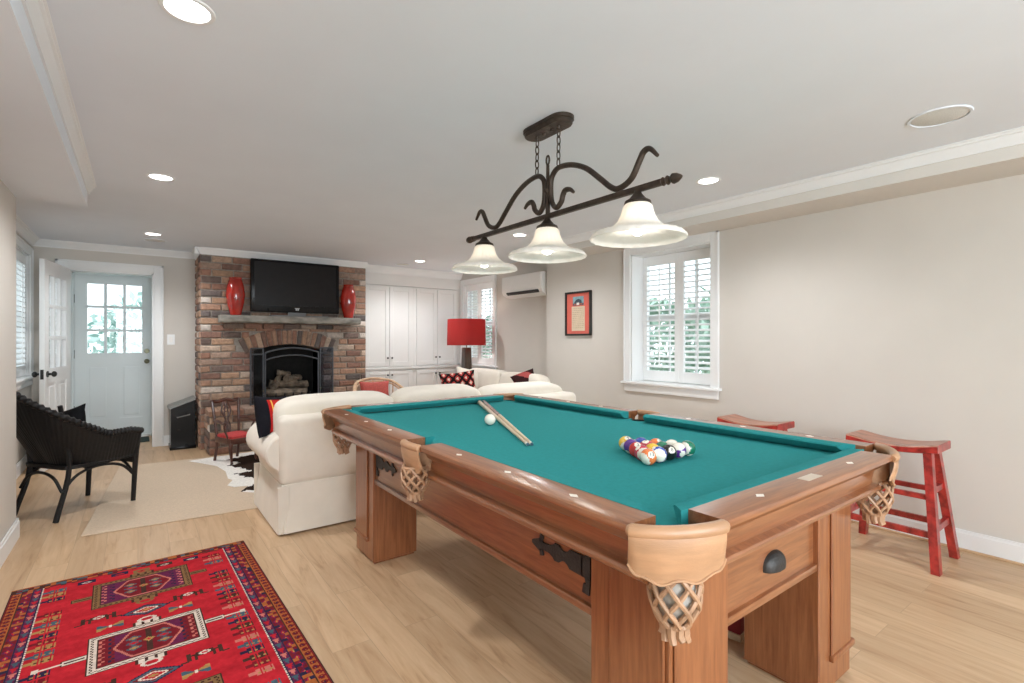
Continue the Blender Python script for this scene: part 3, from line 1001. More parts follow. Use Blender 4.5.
pic = thing('framed_picture', 'coral matted document in a thin black frame on the right wall', 'picture', (XR, 3.96, 1.508))
b = MB()
hw, hh = .197, .24
for y0, y1, z0, z1 in ((-hw, -hw + .02, -hh, hh), (hw - .02, hw, -hh, hh), (-hw, hw, -hh, -hh + .02), (-hw, hw, hh - .02, hh)):
    b.box(-.032, -.001, y0, y1, z0, z1, .003, 1)
b.build('frame', M_black, pic)
MB().box(-.014, -.004, -hw + .015, hw - .015, -hh + .015, hh - .015).build('mat_board', mat('coral_mat', (.62, .13, .095), .8, .04), pic)
sheet = MB().box(-.017, -.0135, -.102, .098, -.188, .078).build('text_sheet', mat('cream_paper', (.60, .49, .35), .9, .05), pic)
b = MB()
random.seed(3)
for k in range(11):
    z = .055 - k * .021
    y = .085
    while y > -.085:
        L = random.uniform(.012, .035)
        b.box(-.0175, -.0168, max(y - L, -.09), y, z - .003, z + .003)
        y -= L + .007
b.build('lines_of_writing', mat('faded_ink', (.42, .33, .24), .9), sheet)
art = MB().box(-.017, -.0135, -.085, .08, .088, .185).build('small_print', mat('print_sky', (.20, .34, .38), .8, .25, 30), pic)
b = MB()
b.box(-.0178, -.017, -.085, .08, .088, .112)
b.prism([(-.06, .112), (-.05, .145), (-.01, .16), (.03, .15), (.055, .125), (.06, .112)], -.0178, -.017, 'x')
b.build('dark_trees', mat('print_dark', (.05, .07, .09), .8, .3), art)
MB().box(-.0184, -.0178, -.07, .065, .095, .108).build('red_roofs', mat('print_red', (.35, .10, .06), .8, .3), art)
MB().box(-.0188, -.0184, -.02, .02, .092, .118).build('white_house', mat('print_white', (.75, .72, .65), .8), art)

sw = thing('light_switch', 'white light switch between the door and the fireplace', 'light switch', (.307, YB, 1.225))
MB().box(-.037, .037, -.006, 0, -.06, .06, .002, 1).build('plate', M_trim, sw)
MB().box(-.016, .016, -.010, -.005, -.033, .033, .002, 1).build('rocker', M_ac, sw)

# recessed lights
def downlight(x, y, label, power):
    root = thing('recessed_light', label, 'ceiling light', (x, y, CEIL), 0, 'recessed ceiling lights')
    b = MB().lathe([(.060, -.001), (.062, -.005), (.074, -.004), (.077, -.0005), (.060, -.0005)], 32, caps=False)
    b.build('trim_ring', M_trim, root)
    MB().lathe([(.0597, -.0015), (.057, -.0025), (.01, -.003)], 28).build('lens', M_lens, root)
    l = bpy.data.lights.new('downlight_lamp', 'SPOT')
    l.energy, l.color, l.shadow_soft_size = power, (0.98, 0.985, 1.0), .07
    l.spot_size, l.spot_blend = R(150), 0.8
    o = bpy.data.objects.new('downlight_lamp', l)
    COL.objects.link(o); o.parent = root; o.location = (0, 0, -.02)
    return root
PW = 62
downlight(.124, 1.86, 'round recessed light at the top left, nearest the viewer', PW)
downlight(.117, 3.874, 'round recessed light in the second row on the left side of the ceiling', PW)
downlight(.117, 6.0, 'small round recessed light in front of the rear doorway', PW)
downlight(2.955, 1.85, 'round recessed light to the right of the pendant lamp', PW)
downlight(3.0, 3.91, 'round recessed light showing between the pendant shades', PW)
downlight(2.95, 5.98, 'small round recessed light in front of the white cabinets', PW)
def speaker(x, y, r, label):
    root = thing('ceiling_speaker', label, 'speaker', (x, y, CEIL), 0, 'flush ceiling speakers')
    MB().lathe([(r * .9, -.001), (r * .9, -.006), (r * .98, -.006), (r, -.0005), (r * .9, -.0005)], 36, caps=False).build('rim', M_ceil, root)
    MB().lathe([(r * .895, -.001), (r * .8, -.004), (.01, -.005)], 32).build('grille', mat('speaker_grille', (.60, .60, .57), .7, .1, 200), root)
speaker(2.963, .685, .118, 'round flush ceiling speaker at upper right')
speaker(.14, 6.36, .10, 'round flush ceiling speaker just beyond the light before the rear doorway')
speaker(2.88, 6.36, .10, 'round flush ceiling speaker just beyond the light before the cabinets')

# ------------------------------------------------------------------ pendant billiard light
PX, PY = 1.57, 1.825
pl = thing('pendant_light', 'dark bronze scroll pendant with three frosted bell shades above the billiard table', 'pendant light', (PX, PY, CEIL))
def stadium(hw, hl, n=10):
    p = []
    for i in range(n + 1):
        a = PI * i / n
        p.append((hw * math.cos(a), hl - hw + hw * math.sin(a)))
    for i in range(n + 1):
        a = PI + PI * i / n
        p.append((hw * math.cos(a), -hl + hw + hw * math.sin(a)))
    return p
b = MB()
st0 = stadium(.053, .148); st1 = stadium(.058, .155); st2 = stadium(.049, .143)
b.loft([[(x, y, z) for x, y in s] for s, z in ((st1, -.0005), (st1, -.016), (st0, -.019), (st0, -.030), (st2, -.036))])
can = b.build('canopy', M_bronze, pl)
for y in (-.078, .078):
    MB().cyl((0, y, -.034), (0, y, -.05), .01, .006, 10).build('chain_loop', M_bronze, can)
for y in (-.03, .03):
    MB().ball((0, y, -.037), .009, 10, 6).build('screw', M_bronze, can)
def chain(y0, z0, y1, z1):
    b = MB()
    n = 5
    for k in range(n):
        t = (k + .5) / n
        c = Vector((0, y0 + (y1 - y0) * t, z0 + (z1 - z0) * t))
        L = abs(z1 - z0) / n * .62
        pts = []
        for i in range(14):
            a = 2 * PI * i / 14
            u, v = math.cos(a) * .0095, math.sin(a) * L
            pts.append(c + (Vector((u, 0, v)) if k % 2 else Vector((0, u, v))))
        b.tube(pts, .0030, 6, closed=True)
    b.build('chain', M_bronze, pl)
chain(-.078, -.05, -.075, -.222); chain(.078, -.05, .082, -.222)
armR = [(1.647, 1.884), (1.672, 1.902), (1.703, 1.905), (1.719, 1.885), (1.730, 1.858), (1.764, 1.839), (1.797, 1.878), (1.802, 1.965), (1.783, 2.004), (1.743, 2.022), (1.66, 2.010), (1.57, 1.970), (1.485, 1.902), (1.427, 1.853), (1.383, 1.836), (1.319, 1.859), (1.279, 1.917), (1.257, 1.948), (1.228, 1.951), (1.192, 1.914)]
for sd in (1, -1):
    pts = catmull([(0, sd * (y - PY), z - CEIL) for y, z in armR], 5)
    n = len(pts)
    rr = [.0125 * (min(1, .55 + .45 * min(i, n - 1 - i) / 8)) for i in range(n)]
    MB().tube(pts, rr, 10).build('scroll_arm', M_bronze, pl)
b = MB().tube([(0, 0, 1.81 - CEIL), (0, 0, 2.055 - CEIL)], [.012, .008], 10)
b.tube([(0, .011 * math.cos(a) , 2.078 - CEIL + .022 * math.sin(a)) for a in [2 * PI * i / 14 for i in range(14)]], .0045, 6, closed=True)
b.lathe([(.016, -.012), (.02, 0), (.016, .012)], 12, (0, 0, 1.935 - CEIL))
b.build('centre_stem', M_bronze, pl)
b = MB().box(-.0115, .0115, -.655, .655, 1.81 - CEIL - .0115, 1.81 - CEIL + .0115, .003)
b.build('bar', M_bronze, pl)
for sd in (1, -1):
    b = MB()
    pr = [(.012, 0), (.017, .006), (.012, .014), (.012, .02), (.018, .026), (.012, .034), (.010, .038), (.020, .05), (.017, .066), (.008, .082), (.002, .088)]
    b.lathe(pr, 14, M=T((0, sd * .652, 1.81 - CEIL), R(-90) * sd))
    b.build('finial', M_bronze, pl)
shp_out = [(.040, .138), (.048, .134), (.057, .124), (.061, .105), (.067, .086), (.078, .066), (.098, .046), (.126, .031), (.150, .024), (.170, .020), (.181, .010), (.185, .002), (.185, -.003)]
shp_in = [(.181, -.004), (.176, .008), (.165, .015), (.124, .024), (.094, .040), (.073, .062), (.061, .084), (.055, .104), (.052, .121), (.040, .129)]
SZ = 1.618
for sy in (1.287, 1.829, 2.372):
    h = MB().lathe([(.013, 1.805 - SZ), (.016, 1.793 - SZ), (.022, .168), (.034, .154), (.050, .145), (.053, .134), (.042, .130)], 20, (0, sy - PY, SZ - CEIL))
    h.build('shade_holder', M_bronze, pl)
    b = MB()
    seg = 144
    rings = []
    for r_, z in shp_out + shp_in:
        fl = .010 if r_ > .064 else 0.004
        rings.append([((r_ * (1 + fl * math.cos(24 * 2 * PI * i / seg))) * math.cos(2 * PI * i / seg), sy - PY + (r_ * (1 + fl * math.cos(24 * 2 * PI * i / seg))) * math.sin(2 * PI * i / seg), SZ - CEIL + z) for i in range(seg)])
    b.loft(rings, False, False)
    sh = b.build('shade', M_shade, pl, None, 60)
    MB().sup((0, sy - PY, SZ - CEIL + .050), (.030, .030, .040), 1, 1, 16, 12).build('bulb', M_pbulb, sh)

# ------------------------------------------------------------------ billiard table
TX, TY = 1.56, 1.82
ZT, ZC = .823, .783
HX, HY = .715, 1.213
IX, IY = .6205, 1.119
bt = thing('billiard_table', 'cherry wood billiard table with teal cloth and tan leather pockets', 'billiard table', (TX, TY, 0))
# bed with pocket notches
def arcpts(cx, cy, r, a0, a1, n=8):
    return [(cx + r * math.cos(R(a0 + (a1 - a0) * i / n)), cy + r * math.sin(R(a0 + (a1 - a0) * i / n))) for i in range(n + 1)]
pr_ = .055
pc = {'c': (IX + .012, IY + .012), 's': (IX + .040, 0)}
poly = []
ex, ey = IX + .03, IY + .03
poly += [(ex, -.10)] + arcpts(ex - .008, -.03, .048, 270, 90) + [(ex, .04)]
def corner(sx, sy, a0, a1):
    return arcpts(sx * pc['c'][0], sy * pc['c'][1], pr_, a0, a1, 10)
poly += [(ex, ey - .09)] + corner(1, 1, 280, 170) + [(ex - .09, ey)]
poly += [(-ex + .09, ey)] + corner(-1, 1, 10, -100) + [(-ex, ey - .09)]
poly += [(-ex, .04)] + arcpts(-ex + .008, -.03, .048, 90, -90) + [(-ex, -.10)]
poly += [(-ex, -ey + .09)] + corner(-1, -1, 100, -10) + [(-ex + .09, -ey)]
poly += [(ex - .09, -ey)] + corner(1, -1, 190, 80) + [(ex, -ey + .09)]
MB().prism(poly, ZC - .03, ZC, 'z').build('playing_cloth', M_cloth, bt)
# pocket openings: chamfer on long side and on short side
CL, CS = .112, .192
SPC = -.030        # side pockets sit a little toward the near end
SP = .068           # half opening of side pockets
def rail_profile(sign=1):
    # (distance outward from the inner edge at I, z)
    return [(0, ZT), (.085, ZT), (.0925, ZT - .004), (.0945, ZT - .012), (.092, ZT - .020), (.078, ZT - .026), (.066, ZT - .034), (.060, ZT - .048),
            (.046, ZT - .058), (.040, ZT - .062), (.030, ZT - .112), (.034, ZT - .114), (.050, ZT - .118), (.053, ZT - .124), (.050, ZT - .134), (.030, ZT - .148), (-.02, ZT - .158), (-.06, ZT - .158), (-.06, ZT - .05), (0, ZT - .045)]
RP = rail_profile()
def long_rail(sx, y0, y1):
    b = MB()
    rings = []
    # angled ends are cut by the pockets
    for y in (y0, y1):
        rings.append([(sx * (IX + d), y, z) for d, z in RP])
    b.loft(rings)
    return b.build('rail', M_wood, bt)
def short_rail(sy):
    b = MB()
    rings = [[(x, sy * (IY + d), z) for d, z in RP] for x in (-(HX - CS), HX - CS)]
    b.loft(rings)
    return b.build('rail', M_woodx, bt)
yc = HY - CL
rails = []
for sx in (-1, 1):
    for y0, y1 in ((-yc, SPC - SP), (SPC + SP, yc)):
        ro = long_rail(sx, y0, y1)
        for k in range(3):
            yy = (y0 + y1) / 2 + (k - 1) * .285
            x = sx * (IX + .048)
            b = MB().prism([(x - .011, yy), (x, yy - .017), (x + .011, yy), (x, yy + .017)], ZT - .001, ZT + .0008, 'z')
            b.build('sight_inlay', M_sight, ro)
for sy in (-1, 1):
    ro = short_rail(sy)
    for k in (-1, 1):
        x, yy = k * .285, sy * (IY + .048)
        MB().prism([(x - .017, yy), (x, yy - .011), (x + .017, yy), (x, yy + .011)], ZT - .001, ZT + .0008, 'z').build('sight_inlay', M_sight, ro)
    if sy < 0:
        MB().box(-.045, .045, sy * (IY + .048) - .016, sy * (IY + .048) + .016, ZT - .001, ZT + .0008).build('nameplate', mat('brushed_plate', (.55, .45, .36), .35, .05), ro)
# lower body under the ledge closing the corners between the rails
b = MB()
def oct_ring(dx, dy, c, z):
    return [(dx, -dy + c, z), (dx, dy - c, z), (dx - c, dy, z), (-dx + c, dy, z), (-dx, dy - c, z), (-dx, -dy + c, z), (-dx + c, -dy, z), (dx - c, -dy, z)]
b.loft([oct_ring(IX - .05, IY - .05, .03, ZC - .035), oct_ring(IX + .028, IY + .028, .085, ZC - .04), oct_ring(IX + .028, IY + .028, .085, ZT - .112), oct_ring(IX + .048, IY + .048, .10, ZT - .117), oct_ring(IX + .048, IY + .048, .10, ZT - .134), oct_ring(IX - .01, IY - .01, .06, ZT - .160), oct_ring(IX - .1, IY - .1, .03, ZT - .162)])
b.build('cabinet_cornice', M_wood, bt)
# cushions with bevelled ends
def cushion(p0, p1, n, e0, e1):
    """p0-p1 along the inner rail edge, n inward; e0/e1 how far the nose end is pulled in"""
    p0, p1, n = Vector(p0), Vector(p1), Vector(n)
    d = (p1 - p0).normalized()
    def ring(p, sgn, e):
        pr = [(0, ZT + .001), (.030, ZT + .0005), (.046, ZT - .003), (.050, ZT - .008), (.046, ZT - .014), (.022, ZC + .004), (0, ZC + .002)]
        return [(p.x + n.x * u + d.x * sgn * e * u / .05, p.y + n.y * u + d.y * sgn * e * u / .05, z) for u, z in pr]
    b = MB()
    b.loft([ring(p0, 1, e0), ring(p1, -1, e1)])
    return b.build('cushion', M_cloth, bt)
cc = .052
for sx in (-1, 1):
    for y0, y1, e0, e1 in ((-IY + cc, SPC - SP + .008, .045, .018), (SPC + SP - .008, IY - cc, .018, .045)):
        cushion((sx * IX, y0, 0), (sx * IX, y1, 0), (-sx, 0, 0), e0, e1)
for sy in (-1, 1):
    cushion((-IX + .070, sy * IY, 0), (IX - .070, sy * IY, 0), (0, -sy, 0), .040, .040)
# pockets
def pocket(c0, c1, outward, wid, net_r, drop, netdrop, k0=.0, liner=False):
    """leather pocket from rail end c0 to rail end c1 (plan points), bulging outward"""
    c0, c1, o = Vector(c0), Vector(c1), Vector(outward).normalized()
    root = None
    n = 36
    mid = (c0 + c1) / 2
    ch = (c1 - c0)
    L = ch.length
    pts = []
    for i in range(n + 1):
        t = i / n
        bul = math.sin(PI * t) ** .7
        pts.append(c0.lerp(c1, t) + o * (bul * wid))
    # shield: outer sheet with scalloped lower edge and thickness
    b = MB()
    rows = 7
    def bot(t):
        u = abs(2 * t - 1)
        wave = .010 * (1 - u) - .006 * math.cos(2 * PI * min(1, u / .75))
        corner_ = drop * .17 * max(0, (u - .80) / .20) ** 2.5
        return drop + wave * min(1, L / .2) - corner_
    outer, inner = [], []
    for j in range(rows + 1):
        s_ = j / rows
        ro, ri = [], []
        for i in range(n + 1):
            t = i / n
            z = ZT - .002 - bot(t) * s_
            flare = .010 * math.sin(PI * min(1, s_ * 1.2)) * (1 - .4 * s_)
            p = pts[i] + o * (.012 + flare - .010 * s_)
            q = p - o * .007
            # edges wrap round toward the rails at the ends
            w_ = 1 + .04 * s_
            p = mid + (p - mid) * 1.0; 
            ro.append((p.x, p.y, z)); ri.append((q.x, q.y, z))
        outer.append(ro); inner.append(ri)
    ring = [outer[j] + inner[j][::-1] for j in range(rows + 1)]
    b.loft(ring)
    sh = b.build('pocket', M_leather, bt)
    # stitched welt along the lower edge
    w_ = MB().tube([(outer[-1][i][0] + o.x * .001, outer[-1][i][1] + o.y * .001, outer[-1][i][2] + .004) for i in range(n + 1)], .0035, 6)
    w_.build('welt', M_leather, sh)
    # padded roll on top
    r_ = MB()
    rp = [pts[i] + o * .004 for i in range(n + 1)]
    r_.tube([(p.x, p.y, ZT - .011) for p in rp], [.011] + [.0155] * (n - 1) + [.011], 12)
    r_.build('padded_roll', M_leather, sh)
    # cup inside
    cen = mid + o * (wid * .35) - o * (.05 if L > .2 else .078)
    pc_ = pr_ if L > .2 else .038
    cup = MB().lathe([(pc_ + .004, ZC - .002), (pc_ + .004, ZC - .05), (pc_ - .004, ZC - .075)], 20, (cen.x, cen.y, 0), caps=False)
    cup.lathe([(pc_ - .006, ZC - .07), (pc_ - .002, ZC - .048), (pc_ - .001, ZC - .002)], 20, (cen.x, cen.y, 0), mi=1, caps=False)
    cup.build('cup', [M_net, M_hole], sh)
    # net basket
    nc = mid + o * (wid * .75 + k0)
    z0 = ZT - drop + (.004 if L > .2 else .020)
    z1 = z0 - netdrop
    prf = lambda s_: net_r * (1.0 + .10 * math.sin(PI * min(1, s_ * 1.3))) * (1 - max(0, (s_ - .55) / .45) ** 2 * .40)
    nb = MB()
    strands = 8
    for k in range(strands):
        for dr in (1, -1):
            p_ = []
            for i in range(15):
                s_ = i / 14
                a = 2 * PI * k / strands + dr * s_ * PI * .56
                rr = prf(s_) + (.0015 if dr > 0 else -.0005)
                p_.append((nc.x + rr * math.cos(a), nc.y + rr * math.sin(a), z0 + (z1 - z0) * s_))
            nb.tube(p_, .0058, 6, flat=1.0)
    for s_ in (0, 1.0):
        rr = prf(s_)
        nb.tube([(nc.x + rr * math.cos(2 * PI * i / 20), nc.y + rr * math.sin(2 * PI * i / 20), z0 + (z1 - z0) * s_) for i in range(20)], .006, 6, closed=True)
    ne = nb.build('net', M_net, sh)
    rr = prf(1.0)
    tl = MB()
    for k in range(9):
        a = 2 * PI * k / 9
        tl.tube([(nc.x + rr * .85 * math.cos(a), nc.y + rr * .85 * math.sin(a), z1 + .004), (nc.x + rr * .8 * math.cos(a), nc.y + rr * .8 * math.sin(a), z1 - .02), (nc.x + rr * .98 * math.cos(a + .2), nc.y + rr * .98 * math.sin(a + .2), z1 - .030 - random.uniform(0, .008))], [.011, .010, .008], 6)
    tl.build('fringe', M_net, ne)
    if liner:
        li = MB().lathe([(prf(t / 8) - .010, z0 + (z1 - z0) * t / 8) for t in range(9)], 18, (nc.x, nc.y, 0))
        li.build('liner', M_liner, ne)
for sx in (-1, 1):
    for sy in (-1, 1):
        pocket((sx * HX - sx * .004, sy * (HY - CL - .004), 0), (sx * (HX - CS - .004), sy * HY - sy * .004, 0), (sx, sy * 1.0, 0), .030, .050, .112, .124, -.050, sx < 0 and sy < 0)
    pocket((sx * (HX - .008), SPC + SP + .004, 0), (sx * (HX - .008), SPC - SP - .004, 0), (sx, 0, 0), .010, .046, .112, .098, -.018)
# legs
LX0, LX1, LY0, LY1 = .28, .537, .815, 1.078
for sx in (-1, 1):
    for sy in (-1, 1):
        xa, xb = sorted((sx * LX0, sx * LX1)); ya, yb = sorted((sy * LY0, sy * LY1))
        lo = MB().box(xa, xb, ya, yb, .012, ZT - .155, .003, 1).box(xa + .012, xb - .012, ya + .012, yb - .012, 0, .014).build('leg', M_woodv, bt)
        t_ = MB()
        # raised panel on the two outer faces, standing on a thin ledge moulding
        X = sx * LX1; Y = sy * LY1
        x0, x1 = sorted((X, X + sx * .008)); y0, y1 = sorted((Y, Y + sy * .008))
        t_.box(x0, x1, ya + (.075 if sy > 0 else .012), yb - (.075 if sy < 0 else .012), .125, ZT - .158, .003, 1)
        t_.box(xa + (.085 if sx > 0 else .012), xb - (.085 if sx < 0 else .012), y0, y1, .125, ZT - .158, .003, 1)
        x0, x1 = sorted((X - sx * .004, X + sx * .014)); y0, y1 = sorted((Y - sy * .004, Y + sy * .014))
        t_.box(x0, x1, ya + (.070 if sy > 0 else -.010), yb - (.070 if sy < 0 else -.010), .105, .127, .004)
        t_.box(xa + (.080 if sx > 0 else -.010), xb - (.080 if sx < 0 else -.010), y0, y1, .105, .127, .004)
        t_.build('leg_panel', M_woodv, lo)
# aprons
AZ0, AZ1 = .452, ZT - .157
for sx in (-1, 1):
    x0, x1 = sorted((sx * .522, sx * .495))
    ap = MB().box(x0, x1, -LY0, LY0, AZ0, AZ1).build('apron', M_wood, bt)
    x0, x1 = sorted((sx * .534, sx * .490))
    MB().box(x0, x1, -LY0, LY0, AZ0 - .012, AZ0 + .012, .004).build('bead', M_wood, ap)
    # black strap hinges near the legs
    for sy in (-1, 1):
        h = MB()
        Xo = sx * .522; xa, xb = sorted((Xo, Xo + sx * .006))
        def pr(poly):
            h.prism([(sy * u, v) for u, v in poly], xa, xb, 'x')
        zc = .565
        ya = LY0 - .012
        # vertical plate
        pr([(ya, zc - .030), (ya, zc + .030), (ya - .035, zc + .030), (ya - .035, zc - .030)])
        pr([(ya, zc + .028), (ya - .004, zc + .074), (ya - .032, zc + .072), (ya - .026, zc + .046), (ya - .016, zc + .046), (ya - .022, zc + .028)])
        pr([(ya, zc - .028), (ya - .004, zc - .076), (ya - .032, zc - .074), (ya - .026, zc - .047), (ya - .016, zc - .046), (ya - .022, zc - .028)])
        # tapering strap with swellings
        outl = [(.03, .030), (.085, .029), (.094, .020), (.106, .014), (.118, .015), (.132, .026), (.152, .027), (.164, .017), (.178, .012), (.204, .011), (.217, .016), (.226, .020), (.238, .015), (.262, .005)]
        pr([(ya - u, zc + v) for u, v in outl] + [(ya - u, zc - v) for u, v in outl[::-1]])
        pr([(ya - .212, zc + .010), (ya - .206, zc + .030), (ya - .222, zc + .034), (ya - .224, zc + .012)])
        pr([(ya - .212, zc - .010), (ya - .206, zc - .030), (ya - .222, zc - .034), (ya - .224, zc - .012)])
        h.build('strap_hinge', M_black, ap)
for sy in (-1, 1):
    y0, y1 = sorted((sy * 1.060, sy * 1.030))
    ap = MB().box(-LX0, LX0, y0, y1, AZ0, AZ1).build('drawer_front', M_woodx, bt)
    y0, y1 = sorted((sy * 1.074, sy * 1.025))
    MB().box(-LX0, LX0, y0, y1, AZ0 - .012, AZ0 + .012, .004).build('bead', M_woodx, ap)
    # black shell cup pull
    h = MB()
    rings = []
    for j in range(7):
        t = j / 6
        rad = math.cos(t * PI / 2)
        dep = .030 * math.sin(t * PI / 2)
        ring = []
        for i in range(17):
            a = PI * i / 16
            ring.append((.060 * rad * math.cos(a), sy * (1.060 + dep), .548 - .018 + .046 * rad * math.sin(a) ** .8))
        ring += [(.060 * rad * .98, sy * (1.060 + dep), .548 - .024), (-.060 * rad * .98, sy * (1.060 + dep), .548 - .024)][::-1]
        if j == 6:
            ring = [(x * 1, y, z) for x, y, z in [(r_[0] * .02 if 0 else r_[0], r_[1], r_[2]) for r_ in ring]]
        rings.append(ring)
    h.loft(rings[:6])
    h.build('cup_pull', M_black, ap)

# ------------------------------------------------------------------ balls and cues on the cloth
BR = .0286
M_ivory = mat('ivory_ball', (.80, .76, .66), .12, .02, coat=.5)
def ball_mat(name, c):
    return mat(name, c, .12, .03, coat=.5)
def text_mesh(s_, size):
    cu = bpy.data.curves.new('n', 'FONT'); cu.body = s_; cu.size = size; cu.align_x = 'CENTER'; cu.align_y = 'CENTER'; cu.extrude = .0002
    o = bpy.data.objects.new('n', cu); COL.objects.link(o)
    me = bpy.data.meshes.new_from_object(o.evaluated_get(bpy.context.evaluated_depsgraph_get()))
    bpy.data.objects.remove(o); bpy.data.curves.remove(cu)
    return me
bc = {1: ('yellow', (.75, .48, .04)), 2: ('blue', (.02, .06, .35)), 3: ('red', (.55, .03, .03)), 4: ('purple', (.10, .02, .22)), 5: ('orange', (.75, .19, .05)), 6: ('green', (.01, .16, .09)), 7: ('crimson', (.48, .03, .06)), 8: ('black', (.010, .010, .010))}
bmats = {k: ball_mat('ball_' + v[0], v[1]) for k, v in bc.items()}
M_num = mat('number_ink', (.02, .02, .02), .3)
def pool_ball(num, loc, face, stripe_axis, label):
    root = thing('pool_ball', label, 'ball', loc, 0, 'racked pool balls')
    base = num if num <= 8 else num - 8
    bm = bmesh.new()
    bmesh.ops.create_uvsphere(bm, u_segments=40, v_segments=28, radius=BR)
    f_ = Vector(face).normalized()
    ax = Vector(stripe_axis); ax = (ax - f_ * ax.dot(f_)).normalized()
    for f in bm.faces:
        c = f.calc_center_median().normalized()
        white = False
        if num > 8 and abs(c.dot(ax)) > .56: white = True
        if abs(c.dot(f_)) > .90: white = True
        f.material_index = 1 if white else 0
        f.smooth = True
    me = bpy.data.meshes.new('sphere'); bm.to_mesh(me); bm.free()
    me.materials.append(bmats[base]); me.materials.append(M_ivory)
    o = bpy.data.objects.new('sphere', me); COL.objects.link(o); o.parent = root
    tm = text_mesh(str(num), .018)
    tm.materials.append(M_num)
    t = bpy.data.objects.new('number', tm); COL.objects.link(t); t.parent = root
    t.location = f_ * (BR + .0002)
    t.rotation_euler = f_.to_track_quat('Z', 'Y').to_euler()
rows = [[13, 10, 8, 12, 14], [15, 1, 6, 11], [3, 7, 5], [4, 2], [9]]
D = 2 * BR + .0004
toC = lambda p: Vector((-p[0], -p[1], CAM_H - .8)).normalized()
place = {0: 'in the near row of the rack', 1: 'in the second row of the rack', 2: 'in the middle row of the rack', 3: 'in the fourth row of the rack', 4: 'at the far point of the rack'}
faces = {13: (-.35, -.75, .45), 8: (-.4, -.8, .5), 12: (.3, .9, .3), 14: (.1, .5, .95), 10: (.5, -.6, -.7), 15: (.5, -.3, -.7), 9: (-.2, -.5, .8)}
axes = {13: (1, -.35, .5), 10: (-.85, -.5, .15), 12: (-.25, .1, 1), 14: (-1.0, .1, .1), 15: (-.7, -.6, .3), 11: (-.3, -.6, .8), 9: (.4, .3, .9)}
for r_, row in enumerate(rows):
    for i, num in enumerate(row):
        x = 1.548 + (i - (len(row) - 1) / 2) * D
        y = 1.127 + r_ * D * math.sqrt(3) / 2
        base = num if num <= 8 else num - 8
        nm = bc[base][0]
        lab = f"{'white and ' + nm + ' striped' if num > 8 else 'solid ' + nm} pool ball {place[r_]}"
        f_ = faces.get(num) or (random.uniform(-1, 1), random.uniform(-1, .4), random.uniform(-.2, 1))
        pool_ball(num, (x, y, ZC + BR), f_, axes.get(num, (random.uniform(-1, 1), random.uniform(-1, 1), random.uniform(-1, 1))), lab)
cb = MB().ball((0, 0, 0), BR, 32, 20).build('cue_ball', M_ivory, None, (1.452, 2.142, ZC + BR), 180)
tag(cb, 'plain white cue ball touching the cue sticks', 'ball')
M_maple = wood('cue_maple', (.62, .46, .30), (.72, .58, .42), (12, 12, 1), 4, .3, .4)
M_butt = wood('cue_butt', (.10, .04, .02), (.26, .10, .05), (12, 12, 1), 5, .25, .5)
def cue(p0, p1, label, m_butt):
    p0, p1 = Vector(p0), Vector(p1)
    root = thing('cue_stick', label, 'cue', p0, 0, 'cues on the cloth')
    d = p1 - p0
    root.rotation_euler = d.to_track_quat('Z', 'X').to_euler()
    L = d.length
    MB().tube([(0, 0, .034), (0, 0, L * .55)], [.0062, .0105], 12).build('shaft', M_maple, root)
    MB().tube([(0, 0, L * .55), (0, 0, L - .02)], [.0105, .0142], 12).build('butt', m_butt, root)
    MB().tube([(0, 0, .009), (0, 0, .034)], [.0064, .0063], 12).build('ferrule', M_sight, root)
    MB().tube([(0, 0, 0), (0, 0, .009)], [.0050, .0062], 12).build('tip', mat('cue_tip', (.05, .12, .16), .9), root)
    MB().tube([(0, 0, L - .02), (0, 0, L)], [.0142, .0125], 12).build('bumper', M_black, root)
cue((1.283, 1.615, ZC + .0078), (1.858, 2.872, ZC + .0152), 'maple cue stick lying on the cloth, the left of the pair', M_maple)
cue((1.302, 1.612, ZC + .0078), (1.892, 2.868, ZC + .0152), 'maple cue stick with dark butt lying on the cloth, the right of the pair', M_butt)

